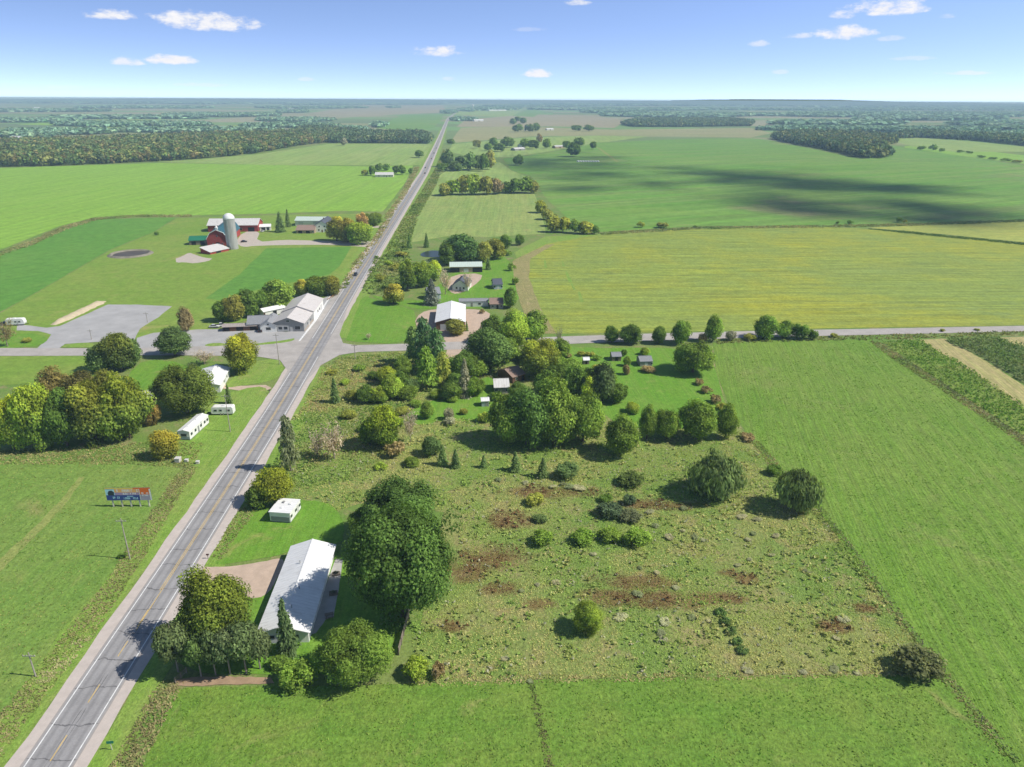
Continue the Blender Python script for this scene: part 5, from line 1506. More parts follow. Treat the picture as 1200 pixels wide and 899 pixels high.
# white mobile home left of the highway
p0, p1, p2 = G(209.5, 516), G(223.5, 516), G(245.5, 496)
d = p2 - p1
Lc, Wc = d.length, (p1 - p0).length
c = (p0 + p2) / 2
t = thing('mobile_home', 'White mobile home with pale blue end beside the large olive tree', 'mobile home', (c.x, c.y, 0), math.atan2(d.y, d.x))
gable_on(t, Lc, Wc, 2.9, 3.35, WHITE_W, R_WHITE, windows=[('y-', k * Lc / 7, 1.3, 1.2, 1.0) for k in (-2.8, -1.4, 0.6, 2.0, 3.0)] + [('x-', 0, 1.3, 2.0, 1.0)], doors=[('y-', -.6, .9, 2.0, GREY_W)], over=.12, z0=.35)
MB().box(-Lc / 2 - .04, -Wc / 2 + .1, .4, -Lc / 2, Wc / 2 - .1, 1.25).build('end_panel', BLUEGREY_W, t)
MB().box(-Lc / 2 + .2, -Wc / 2 + .15, 0, Lc / 2 - .2, Wc / 2 - .15, .34).build('skirt', GREY_W, t)
for xx in (-4, 1.5, 5):
    MB().box(xx - .35, -.3, 3.3, xx + .35, .3, 3.6).build('roof_vent', STEEL, t)


def wheel_pair(t, x, w, r, name='wheel', sides=(-1, 1)):
    for s in sides:
        o = MB().tube((x, s * (w / 2 - .2), r), (x, s * (w / 2 + .02), r), r, r, 16).build(name, TYRE, t)
        MB().tube((x, s * (w / 2), r), (x, s * (w / 2 + .035), r), r * .58, r * .55, 12).build('rim', STEEL, o)


TYRE = plain_mat('tyre_rubber', (0.02, 0.02, 0.02, 1), .9, .1, 2)
LAMP_R = plain_mat('red_lamp', (0.35, 0.02, 0.02, 1), .3, .05, 2)
LAMP_W = plain_mat('clear_lamp', (0.7, 0.7, 0.66, 1), .2, .05, 2)


def car_paint(name, c):
    t = NT(name)
    t.color(c)
    t.b.inputs['Roughness'].default_value = .3
    t.b.inputs['Coat Weight'].default_value = .6
    t.b.inputs['Specular IOR Level'].default_value = .5
    return t.m


PAINTS = {k: car_paint(k + '_car_paint', c) for k, c in dict(white=(.68, .68, .67, 1), dark=(.03, .035, .045, 1), blue=(.04, .07, .16, 1), red=(.25, .03, .03, 1), silver=(.38, .39, .40, 1), black=(.015, .015, .017, 1)).items()}


def travel_trailer(name, label, p, rz, L=7.2, W=2.5, h=2.9):
    t = thing(name, label, 'trailer', p, rz)
    prof = [(-L / 2, .55), (L / 2 - .3, .55), (L / 2, 1.3), (L / 2 - .35, h - .25), (L / 2 - .9, h), (-L / 2 + .3, h), (-L / 2, h - .35)]
    m = MB()
    n = len(prof)
    vs = [(x, -W / 2, z) for x, z in prof] + [(x, W / 2, z) for x, z in prof]
    m.add(vs, [(k, (k + 1) % n, n + (k + 1) % n, n + k) for k in range(n)] + [tuple(range(n))[::-1], tuple(range(n, 2 * n))])
    m.build('body', WHITE_W, t, bevel=.05)
    for s in (-1, 1):
        for a, w_ in ((-2.2, 1.3), (.3, 1.0), (2.0, 1.1)):
            window(t, 'y+' if s > 0 else 'y-', L, W, a, 1.5, w_, .75)
    wheel_pair(t, -.4, W, .36)
    wheel_pair(t, .5, W, .36)
    MB().box(L / 2 - .2, -.12, .42, L / 2 + 1.3, .12, .54).build('hitch', TYRE, t)
    MB().box(-1, -.45, h + .01, .0, .45, h + .3).build('air_conditioner', WHITE_W, t, bevel=.05)
    dd = wallpiece('y-', L, W, 1.15, .62, .7, 1.85, .04).build('door', DOORW, t)
    return t


travel_trailer('travel_trailer', 'White travel trailer parked beside the utility pole and small conifer', G(262, 485), R(183), 7.4, 2.6, 3.0)

gable('house', 'White-roofed low house between the grey leafless bush and yellow-green tree', 'house', (253, 428), (240.5, 448), 9.5, 2.8, 4.2, WHITE_W, R_WHITE, windows=[('x+', 1, 1.1, 1.2, 1), ('y+', 2, 1.1, 1.4, 1), ('y+', -3, 1.1, 1.4, 1)], doors=[('y+', -.5, 1, 2, DOORW)])
gable('shed', 'White-roofed shed half hidden behind the small wood, by the lawn', 'shed', (162, 459), (181, 458), 6, 2.4, 3.6, TAN_W, R_GREYW, doors=[('y-', 0, 2.4, 2.1, DOORW)], windows=[('y-', 3.2, 1.1, .9, .8)])

# the shop at the crossroad: two stepped gable halls
sf, LS = gable('shop', 'Front gable hall of the pale-roofed shop facing the crossroad', 'shop', (336.5, 372.5), (349, 358.8), 14.2, 4.0, 6.6, GREY_W, R_SHOP,
               windows=[('x-', 3.6, 1.0, 1.8, 1.5), ('x-', 1.2, 1.0, 1.8, 1.5), ('x-', -4.2, 1.0, 2.6, 1.7), ('y-', -3, 1.2, 2.2, 1.4), ('y-', 3, 1.2, 2.2, 1.4), ('x-', -.1, 4.6, 1.6, .9)], doors=[('x-', -1.3, 1.1, 2.2, DOORW), ('y-', 0, 1.1, 2.2, DOORW)], over=.5)
wallpiece('x-', LS, 14.2, 2.4, .3, 5.2, 2.6, .04).build('front_board', DOORW, sf)
wallpiece('y-', LS, 14.2, 0, .15, LS - .4, .5, .04).build('base_board', TAN_W, sf)
sr, LR = gable('shop', 'Taller rear hall of the pale-roofed shop beside the highway', 'shop', (348.4, 358.6), (360.5, 344.2), 14.6, 4.6, 7.3, WHITE_W, R_SHOP, windows=[('y-', 2, 1.4, 2, 1.3), ('y-', -2, 1.4, 2, 1.3)], doors=[('y-', 6, 3.0, 3.0, DOORW)], over=.45)
gable('house', 'Grey-roofed house joined to the left side of the pale-roofed shop', 'house', (291, 370.5), (318, 369.5), 9.0, 3.0, 5.6, GREY_W, SH_GREY, windows=[('y-', -3, 1, 1.3, 1.1), ('y-', 1, 1, 1.3, 1.1), ('x-', 0, 1, 1.3, 1.1)], doors=[('y-', -1, 1, 2.05, BROWN_W)], chimney=(2, 1))
gable('house_wing', 'White-gabled wing of the grey-roofed house facing the gravel lot', 'house', (313.5, 377), (320, 367), 7.2, 3.0, 5.0, WHITE_W, SH_GREY, windows=[('x-', 0, 1, 2.2, 1.4), ('x-', 0, 3.3, 1, .8)])
gable('porch_shed', 'Low brown open porch shed beside the grey-roofed house', 'shed', (262, 380), (301, 378.5), 4.6, 2.2, 2.9, BROWN_W, R_TAUPE, doors=[('y-', -6, 3.0, 2.0, DARK), ('y-', 0, 3.0, 2.0, DARK), ('y-', 6, 3.0, 2.0, DARK)], mono=False)
gable('shed', 'White-roofed shed tucked between the shop and the trees behind', 'shed', (306, 362), (331, 357), 5, 2.6, 3.6, WHITE_W, R_WHITE, doors=[('y-', 0, 2, 2, DARK)])

# farm left of the highway
gable('barn', 'Long red barn with pale metal roof behind the silo', 'barn', (246, 256.5), (304, 256), 17, 5.2, 9.0, RED_W_M, R_GREYW, windows=[('y-', k, 1.2, 2.4, 1.6) for k in (-14, -8, 6)], doors=[('y-', 14, 5.0, 3.4, DARK), ('y-', 0, 3.2, 3.2, DARK), ('x-', 0, 3.0, 3.2, DARK)], over=.6)
gt, GL = gable('barn', 'Red gambrel barn with teal roof and white-edged end beside the silo', 'barn', (253, 269.5), (268, 257.5), 14.5, 5.2, 11.6, RED_W_M, R_TEAL, gambrel=True, windows=[('x-', 3.2, 1.2, .9, 1.1), ('x-', -3.2, 1.2, .9, 1.1), ('x-', 0, 6.6, 1.0, 1.2)], doors=[('x-', 0, 2.4, 2.8, DARK)], over=.6)
m = MB()
for s in (-1, 1):
    w_ = 14.5 / 2
    pr = [(s * (w_ + .25), 5.1), (s * w_ * .64, 5.2 + 6.4 * .68), (0, 11.7)]
    for (y0, z0_), (y1, z1_) in zip(pr, pr[1:]):
        m.tube((-GL / 2 - .66, y0, z0_), (-GL / 2 - .66, y1, z1_), .22, .22, 6)
m.build('gable_trim', WHITE_W, gt)
cu = MB().box(-GL / 2 + 1.2, -.8, 11.0, -GL / 2 + 2.8, .8, 13.0).build('cupola', WHITE_W, gt)
MB().lathe([(1.25, 13.0), (.6, 13.6), (.05, 14.6)], 8, (-GL / 2 + 2.0, 0)).build('cupola_roof', WHITE_W, cu)
gable('shed', 'Green-roofed timber shed left of the red gambrel barn', 'shed', (222.5, 277), (243, 276.5), 9, 3.4, 5.6, WOOD, R_GREEN, doors=[('y-', -3, 3, 2.6, DARK), ('y-', 3, 3, 2.6, DARK)], over=.5)
gable('shed', 'Low white-roofed lean-to shed in front of the red gambrel barn', 'shed', (240, 291), (262, 286.5), 9.5, 1.6, 3.9, RED_W_M, R_GREYW, doors=[('y-', -1, 4, 1.5, DARK)], mono=True, over=.5)
gable('shed', 'Small white-roofed shed at the right end of the long red barn', 'shed', (304, 263), (317, 262.5), 6, 3.0, 4.6, WHITE_W, R_WHITE, doors=[('y-', -1.5, 3, 2.6, DARK), ('y-', 2, 2, 2.4, DARK)])
# silo
b = G(273, 291.5)
hs = height_at(b, 249.8)
rs = 6.4 * mpp(b)
t = thing('silo', 'Tall concrete stave silo with white domed cap in front of the barns', 'silo', b)
body = []
hb = hs - rs * 1.0
nst = 16
for i in range(nst):
    z = hb * i / nst
    body += [(rs, z + .05), (rs, z + hb / nst - .12), (rs * 1.012, z + hb / nst - .1), (rs * 1.012, z + hb / nst)]
SILO = plain_mat('silo_concrete', (0.36, 0.36, 0.35, 1), .85, .25, .5, streak=(1, 1, .25))
MB().lathe([(rs, -.2)] + body, 32).build('silo_body', SILO, t)
MB().lathe([(rs * 1.03, hb)] + [(rs * 1.03 * math.cos(a), hb + rs * math.sin(a)) for a in [R(x) for x in (8, 20, 35, 50, 65, 78, 88)]], 32).build('dome', WHITE_W, t, smooth=True)
MB().box(-.5, -rs - .55, .5, .5, -rs * 1.02, hb).build('chute', STEEL, t)
# manure pit
b = G(153, 298)
t = thing('manure_pit', 'Round concrete-edged manure pit on the farm pasture', 'pit', b)
rr_ = 22 * mpp(b)
m = MB()
for k in range(40):
    a0, a1 = k * 2 * math.pi / 40, (k + 1) * 2 * math.pi / 40
    m.add([(rr_ * math.cos(a) * f, rr_ * math.sin(a) * f, z) for a in (a0, a1) for f, z in ((1.12, .08), (1.0, 1.0), (.93, .95), (.84, .16))],
          [(0, 4, 5, 1), (1, 5, 6, 2), (2, 6, 7, 3)])
m.build('rim', plain_mat('pit_rim', (.24, .22, .17, 1), .95, .45, .3), t)
MB().lathe([(rr_ * .9, .12), (rr_ * .9, .20)], 40).build('slurry', plain_mat('slurry', (.10, .085, .07, 1), .5, .35, .15), t)

gable('machine_shed', 'Long mint-roofed machine shed behind the white farmhouse', 'shed', (348, 254), (384, 254.2), 14, 4.4, 6.6, WHITE_W, R_MINT, doors=[('y-', -8, 4, 3.4, DOORW), ('y-', 4, 4, 3.4, DOORW)])
gable('house', 'White farmhouse with dark roof among trees beside the highway', 'house', (376.5, 259.5), (384, 253.5), 11, 5.6, 8.6, WHITE_W, SH_DARK, windows=[('x-', -2.5, 1.2, 1.1, 1.4), ('x-', 2.5, 1.2, 1.1, 1.4), ('x-', -2, 4.0, 1.1, 1.3), ('x-', 2, 4.0, 1.1, 1.3), ('y-', 1, 1.2, 1.1, 1.4)], doors=[('x-', 0, 1, 2.1, BROWN_W)], chimney=(1, 1))
gable('garage', 'Brown-roofed low garage joined to the white farmhouse', 'garage', (349, 264), (370, 264), 13, 2.6, 5.4, TAN_W, SH_BROWN, doors=[('y-', -4, 3, 2.1, DARK), ('y-', 2, 3, 2.1, DARK)], windows=[('y-', 6, 1, 1.2, 1)])
gable('house', 'Lone white house ringed by dark trees in the bright green field', 'house', (440, 202), (461, 202), 11, 3.0, 5.8, CREAM_W, R_GREYW, windows=[('y-', -7, 1, 1.6, 1.2), ('y-', 0, 1, 1.6, 1.2), ('y-', 7, 1, 1.6, 1.2)], doors=[('y-', 3, 1, 2.1, BROWN_W)])

# east of the highway above the crossroad
gable('workshop', 'White-roofed workshop with brown front on the pinkish gravel yard', 'workshop', (529, 353.2), (527.6, 373), 13.2, 4.0, 5.8, BROWN_W, R_WHITE, doors=[('x+', -3, 3.4, 3.0, DOORW), ('x+', 2.5, 3.4, 3.0, DARK)], windows=[('y+', 0, 1.3, 1.4, 1)], over=.5)
gable('pole_shed', 'Open-fronted shed with pale metal roof beneath the big trees', 'shed', (527.5, 307.5), (564, 307), 11, 3.6, 5.2, TAN_W, R_MINT, doors=[('y-', -7, 6, 2.9, DARK), ('y-', 7, 6, 2.9, DARK), ('y-', 0, 3, 2.4, DOORW)], over=.5)
gable('house', 'Small white house with dark roof among trees below the open-fronted shed', 'house', (539, 328.5), (543.5, 322.5), 8.6, 3.0, 6.0, WHITE_W, SH_DARK, windows=[('x-', -2, 1, 1.1, 1.2), ('x-', 2, 1, 1.1, 1.2), ('y-', 0, 1, 1.1, 1.2)], doors=[('x-', 0, 1, 2.1, GREY_W)], chimney=(1, .6))
gable('house', 'Blue-grey house with dark roof on the lawn beside the bean field', 'house', (577.5, 327), (587, 326.6), 8.4, 2.8, 5.0, BLUEGREY_W, SH_DARK, windows=[('y-', -2, 1, 1.2, 1.1), ('y-', 2, 1, 1.2, 1.1)], doors=[('y-', 0, 1, 2.1, DOORW)])
gable('mobile_home', 'Long grey-roofed mobile home on the mown grass above the workshop', 'mobile home', (538, 350.2), (572, 349.8), 5.4, 2.8, 3.6, WHITE_W, SH_GREY, windows=[('y-', k, 1.1, 1.5, 1.0) for k in (-9, -5, 3, 8)], doors=[('y-', -1, 1, 2.05, GREY_W)], over=.2)
gable('house', 'Small brown-roofed house at the right end of the grey-roofed mobile home', 'house', (574, 349.5), (589, 349.3), 8.0, 2.6, 4.6, GREY_W, SH_BROWN, windows=[('y-', -2, 1, 1.3, 1), ('y-', 2.4, 1, 1.3, 1)], doors=[('y-', .4, 1, 2, DARK)])
gable('house', 'Faded house mostly hidden by bluish spruce and leafless tree', 'house', (500, 337.5), (514, 336.5), 8, 3.2, 5.6, BLUEGREY_W, SH_GREY, windows=[('y-', 0, 1, 1.4, 1.2), ('x+', 0, 1, 1.4, 1.2)], doors=[('y-', 3, 1, 2, DOORW)])
gable('shed', 'Tiny pale blue shed on the mown clearing beside the homestead', 'shed', (564, 466.6), (572.5, 466.2), 2.9, 2.1, 2.7, BLUEGREY_W, R_WHITE, doors=[('y-', .5, 1, 1.8, GREY_W)], over=.25)
gable('house', 'Pale-roofed small house in shade left of the crowded big trees', 'house', (579, 444.5), (595, 444), 8, 2.6, 4.2, GREY_W, R_GREYW, windows=[('y-', -2, 1, 1.3, 1), ('y-', 2, 1, 1.3, 1)], doors=[('x-', 0, 1, 2, DARK)])
gable('house', 'Brown ruined house with a broken roof deep among the trees', 'house', (592, 433), (606, 429), 9, 2.6, 4.4, BROWN_W, SH_BROWN, windows=[('y-', -1, 1, 1.3, 1)], doors=[('y-', 2, 1.2, 2, DARK)])
gable('house', 'Shaded pale house beside the driveway under the broad tree', 'house', (538, 425.5), (553, 425), 8, 2.8, 4.6, BLUEGREY_W, SH_GREY, windows=[('y-', 2, 1, 1.3, 1)], doors=[('y-', -2, 1, 2, DARK)])
gable('shed', 'Larger grey-roofed garden shed on the lawn below the crossroad', 'shed', (748.5, 417.8), (762.5, 417.4), 5.6, 2.2, 3.4, GREY_W, SH_GREY, doors=[('y-', 0, 1.2, 1.9, DOORW)], windows=[('y-', 2.3, 1, .8, .7)], over=.25)
gable('shed', 'Smaller weathered grey shed left on the garden lawn', 'shed', (716.5, 413.2), (727, 413), 4.6, 2.0, 3.0, WOOD, SH_GREY, doors=[('y-', 0, 1.2, 1.8, DARK)], over=.25)
gable('shed', 'Tiny white-roofed hut among the untidy garden bushes', 'shed', (683.5, 419.2), (690, 419), 2.6, 1.8, 2.5, WOOD, R_WHITE, doors=[('y-', 0, .8, 1.6, DARK)], over=.25)
# distant farmsteads
for (ra, rb, W, he, hr, wm_, rm_, nm, lb) in [
    ((608, 168.8), (614, 168.6), 11, 4, 7, WHITE_W, R_WHITE, 'house', 'Distant white farmhouse half hidden among the strung-out trees'),
    ((601, 173.2), (613, 172.6), 14, 3, 5.4, GREY_W, R_GREYW, 'shed', 'Distant pale-roofed shed in front of the white farmstead'),
    ((649, 170.6), (660, 170.2), 12, 3.6, 5.6, TAN_W, R_GREYW, 'shed', 'Distant tan shed between the farmstead and dark round trees'),
    ((615.5, 150), (618.5, 149.9), 10, 5, 8, WHITE_W, R_WHITE, 'house', 'Distant white house among dark trees in the tan field'),
    ((640, 150.4), (648, 150.3), 12, 4, 6, WHITE_W, R_WHITE, 'shed', 'Distant white shed right of the house in the tan field'),
    ((13, 159.2), (24, 159.6), 22, 8, 14, WHITE_W, R_WHITE, 'barn', 'Distant white barn among the woods at the left edge'),
    ((555, 140), (566, 139.9), 16, 5, 8, WHITE_W, R_WHITE, 'shed', 'Distant white shed beside the highway hedge'),
    ((336, 127.6), (346, 127.5), 26, 8, 13, WHITE_W, R_WHITE, 'barn', 'Far white barn in the pinkish fields left of the highway'),
    ((572, 128.7), (592, 128.5), 30, 6, 9, WHITE_W, R_WHITE, 'warehouse', 'Far long white building in the village at the highway end'),
    ((664, 127), (690, 127), 40, 8, 14, CREAM_W, R_GREYW, 'warehouse', 'Far pale building in the fields right of the village'),
    ((40, 125.6), (47, 125.6), 30, 10, 16, WHITE_W, R_WHITE, 'barn', 'Hazy white barn near the left horizon'),
    ((72, 127), (84, 127), 36, 8, 14, CREAM_W, R_GREYW, 'barn', 'Hazy pale barn right of the white one near the left horizon'),
    ((985, 141), (1004, 141.4), 24, 5, 9, CREAM_W, R_GREYW, 'warehouse', 'Pale building in the woods beyond the tapering wood'),
]:
    gable(nm, lb, nm, ra, rb, W, he, hr, wm_, rm_, over=.4, doors=[('y-', 0, W * .25, he * .7, DARK)])
b = G(554, 130.5)
t = thing('water_tower', 'White tower rising over the village where the highway ends', 'tower', b)
hw = height_at(b, 122.5)
MB().lathe([(4.5, 0), (4, hw * .6), (5, hw * .72), (9, hw * .8), (9, hw * .93), (4, hw)], 16).build('tank', WHITE_W, t, smooth=True)
b = G(489, 189)
p = G(689, 190)
t = MB()
for i in range(9):
    t.lathe([(.5, .0), (2.0, .1), (2.3, 1.2), (1.6, 2.3), (.3, 2.7)], 10, ((i - 4) * 4.2, random.uniform(-.5, .5)))
o = t.build('bale_row', WHITE_W, smooth=True)
o.location = p
tag(o, 'Low row of white plastic wrapped silage on the wide green field', 'silage row')
# pond
sheet('water', [(492, 297), (501, 294), (513, 293.5), (521, 295), (523, 298.5), (514, 301.5), (502, 301.5), (494, 300.5)], plain_mat('pond_water', (.03, .042, .03, 1), .28, .1, .2, spec=.6, kind='pos'), .12, .5, smooth=1)

# ------------------------------------------------------------------ billboard
a, b = G(131, 594.3), G(177, 594.3)
d = b - a
Lb = d.length * 1.13
c = (a + b) / 2
t = thing('billboard', 'Wide roadside billboard with orange, white and navy advert on five posts in the pasture', 'billboard', (c.x, c.y, 0), math.atan2(d.y, d.x) + R(1))
zb = height_at(Vector((c.x, c.y, 0)), 586.2)
zt = height_at(Vector((c.x, c.y, 0)), 571.6)
for i in range(5):
    x = -Lb / 2 + Lb * (.1 + .2 * i)
    MB().box(x - .14, .06, 0, x + .14, .34, zt - .3).build('post', CREAM_W, t)
MB().box(-Lb / 2, -.05, zb, Lb / 2, .05, zt).build('panel', PAINTS['blue'], t)
BB = {k: plain_mat('advert_' + k, c_, .5, .06, 1.5) for k, c_ in dict(navy=(.04, .075, .30, 1), orange=(.85, .17, .03, 1), peach=(.88, .45, .17, 1), yellow=(.88, .68, .16, 1), white=(.88, .87, .87, 1), violet=(.42, .30, .50, 1), cyan=(.45, .75, .88, 1), dark=(.03, .045, .06, 1), grey=(.40, .36, .48, 1)).items()}
hb_ = zt - zb


def patch(x0, z0, x1, z1, mat, y, name='advert'):
    X = lambda f: -Lb / 2 + Lb * f
    Z = lambda f: zb + hb_ * f
    return MB().box(X(x0), -y - .004, Z(z0), X(x1), -y, Z(z1)).build(name, BB[mat], t)


patch(.0, .0, .74, .42, 'navy', .055)
patch(.0, .42, .2, .88, 'cyan', .055)
patch(.2, .42, .74, .62, 'violet', .055)
patch(.2, .62, .74, .90, 'peach', .055)
patch(.0, .90, .62, 1., 'yellow', .055)
patch(.62, .90, 1., 1., 'orange', .055)
patch(.76, .46, .965, .90, 'orange', .055)
patch(.76, .0, .965, .46, 'grey', .055)
patch(.745, .0, .757, .9, 'white', .055)
patch(.968, .0, 1., .9, 'white', .055)
m = MB()
X = lambda f: -Lb / 2 + Lb * f
Z = lambda f: zb + hb_ * f
m.add([(X(.05) + .0, -.062, Z(.40)), (X(.18), -.062, Z(.40)), (X(.19), -.062, Z(.66)), (X(.14), -.062, Z(.80)), (X(.08), -.062, Z(.76)), (X(.045), -.062, Z(.58))], [(0, 1, 2, 3, 4, 5)])
m.build('advert_figure', BB['dark'], t)


def letters(x0, x1, z0, z1, n, mat, seed):
    """illegible letter-like strokes: the wording cannot be read in the photograph"""
    r = random.Random(seed)
    m = MB()
    w = (x1 - x0) / n
    for i in range(n):
        if r.random() < .14:
            continue
        xa = X(x0 + i * w)
        xb = X(x0 + (i + .74) * w)
        za, zc = Z(z0), Z(z1)
        sw = (xb - xa) * .36
        y0, y1 = -.072, -.066
        m.box(xa, y0, za, xa + sw, y1, zc)
        if r.random() < .6: m.box(xb - sw, y0 - .002, za, xb, y1, zc)
        if r.random() < .7: m.box(xa + sw, y0 - .001, zc - (zc - za) * .26, xb, y1, zc)
        if r.random() < .6: m.box(xa + sw, y0 - .003, za + (zc - za) * .38, xb, y1, za + (zc - za) * .6)
        if r.random() < .4: m.box(xa + sw, y0 - .004, za, xb, y1, za + (zc - za) * .22)
    m.build('lettering', BB[mat], t)


letters(.25, .73, .68, .86, 12, 'white', 3)
letters(.38, .70, .46, .60, 12, 'white', 4)
letters(.38, .70, .08, .24, 11, 'cyan', 5)
letters(.46, .60, .28, .36, 8, 'cyan', 6)
letters(.79, .95, .50, .62, 6, 'white', 7)
letters(.80, .94, .34, .44, 5, 'white', 8)
letters(.14, .30, .14, .30, 5, 'cyan', 9)

# ------------------------------------------------------------------ poles, signs, mailboxes
POLEM = plain_mat('grey_pole_wood', (0.36, 0.33, 0.29, 1), .9, .25, 2.0)


def pole(u, v, vt, label, rz=0.0):
    b = G(u, v)
    h = height_at(b, vt)
    t = thing('utility_pole', label, 'utility pole', b, rz, 'utility poles')
    MB().tube((0, 0, -.2), (0, 0, h), .16, .10, 10).build('pole', POLEM, t)
    MB().box(-1.2, -.16, h - .75, 1.2, -.06, h - .6).build('crossarm', POLEM, t)
    for x in (-1.05, -.4, .4, 1.05):
        MB().lathe([(.05, h - .6), (.07, h - .5), (.04, h - .38)], 8, (x, -.11)).build('insulator', CONCRETE, t)
    return t


pole(152.5, 655.5, 607.5, 'Grey utility pole standing in the ditch below the billboard')
pole(42, 793, 765, 'Grey utility pole nearest the bottom edge, in the weedy ditch')
pole(270, 506, 462, 'Grey utility pole on the grass beside the white travel trailer')
pole(327.5, 427, 391, 'Dark utility pole on the grass corner of the crossroad')
pole(416.5, 421, 403, 'Short utility pole at the weedy corner across the highway')
pole(173, 378, 366, 'Thin utility pole at the right edge of the gravel lot')
pole(107.5, 398, 386, 'Thin utility pole at the front edge of the gravel lot')
pole(386, 344, 330, 'Thin utility pole beside the highway behind the shop')


def mailbox(u, v, label, m, rz):
    b = G(u, v)
    t = thing('mailbox', label, 'mailbox', b, rz)
    MB().box(-.06, -.06, 0, .06, .06, 1.05).build('post', WOOD, t)
    mm = MB()
    prof = [(-.14, 1.06), (.14, 1.06), (.14, 1.25)] + [(.14 * math.cos(R(a)), 1.25 + .14 * math.sin(R(a))) for a in (30, 60, 90, 120, 150)] + [(-.14, 1.25)]
    mm.prism(prof, -.3, .3)
    mm.build('box', m, t)
    MB().box(-.1, -.165, 1.22, .05, -.145, 1.42).build('flag', LAMP_R, t)


mailbox(244, 655, 'Dark mailbox on a post at the pinkish driveway entrance', PAINTS['black'], R(5))
mailbox(316, 461, 'Dark mailbox beside the highway by the white-roofed house drive', PAINTS['dark'], R(5))
b = G(131.5, 879)
t = thing('address_sign', 'Small green road sign on a pale post beside the highway shoulder', 'sign', b, R(8))
MB().box(-.05, -.05, 0, .05, .05, 2.0).build('post', CREAM_W, t)
MB().box(-.55, -.08, 1.5, .55, -.055, 2.05).build('panel', plain_mat('green_sign_face', (.02, .20, .13, 1), .5, .05, 2), t)
# guard rail / barrier stripe by the shop lane
g0, g1 = G(384, 352), G(397, 343)
d = g1 - g0
t = thing('guard_rail', 'Low rusty rail along the highway edge behind the shop', 'guard rail', g0, math.atan2(d.y, d.x))
MB().box(0, -.06, .4, d.length, .0, .75).build('rail', plain_mat('rusty_rail', (.35, .16, .09, 1), .7, .2, 1), t)
for i in range(8):
    MB().box(i * d.length / 7 - .07, .01, 0, i * d.length / 7 + .07, .14, .8).build('post', WOOD, t)
# gravel berm at the lot
b0, b1 = G(62, 381), G(122, 353)
d = b1 - b0
m = MB()
nb_ = 26
for i in range(nb_ + 1):
    f = i / nb_
    e = min(1, f * 8, (1 - f) * 8)
    w_ = 2.6 * (.5 + .5 * e) * random.uniform(.85, 1.15)
    for y, z in ((-w_, .0), (-w_ * .5, 1.0 * e), (w_ * .1, 1.5 * e * random.uniform(.85, 1.1)), (w_ * .6, .9 * e), (w_, .0)):
        m.v.append((f * d.length, y + random.uniform(-.2, .2), z + .06))
for i in range(nb_):
    for j in range(4):
        a = i * 5 + j
        m.f.append((a, a + 5, a + 6, a + 1))
o = m.build('gravel_berm', plain_mat('pale_sand', (.52, .44, .30, 1), .95, .15, .5), smooth=True)
o.location = b0
o.rotation_euler = (0, 0, math.atan2(d.y, d.x))
tag(o, 'Long low berm of pale sand along the edge of the gravel lot', 'berm')

# fence posts with wire along the hayfield
def wire_fence(label, pts, gap=7.0):
    P = [G(*q) for q in pts]
    t = thing('wire_fence', label, 'fence', P[0])
    for a, b in zip(P, P[1:]):
        k = max(1, int((b - a).length / gap))
        for j in range(k):
            q = a.lerp(b, j / k) - P[0]
            o = link('post', POSTMESH, t)
            o.location = (q.x + random.uniform(-.1, .1), q.y, 0)
            o.rotation_euler = (random.uniform(-.05, .05), random.uniform(-.05, .05), random.uniform(0, 3))
    m = MB()
    for z in (.45, .8, 1.15):
        for a, b in zip(P, P[1:]):
            m.tube(a - P[0] + Vector((0, 0, z)), b - P[0] + Vector((0, 0, z)), .012, .012, 4, caps=False)
    m.build('wire', STEEL, t)


POSTMESH = mesh_of(MB().tube((0, 0, -.1), (0, 0, 1.35), .08, .07, 7), 'post', WOOD)
wire_fence('Wire fence on thin posts between the red-patched meadow and the hayfield', [(882, 520), (920, 557), (962, 600), (1012, 663), (1056, 727), (1106, 791), (1150, 846), (1192, 897)])
wire_fence('Wire fence on thin posts between the hayfield and next crop strip', [(1022, 401), (1056, 422), (1110, 456), (1200, 518)], 9)

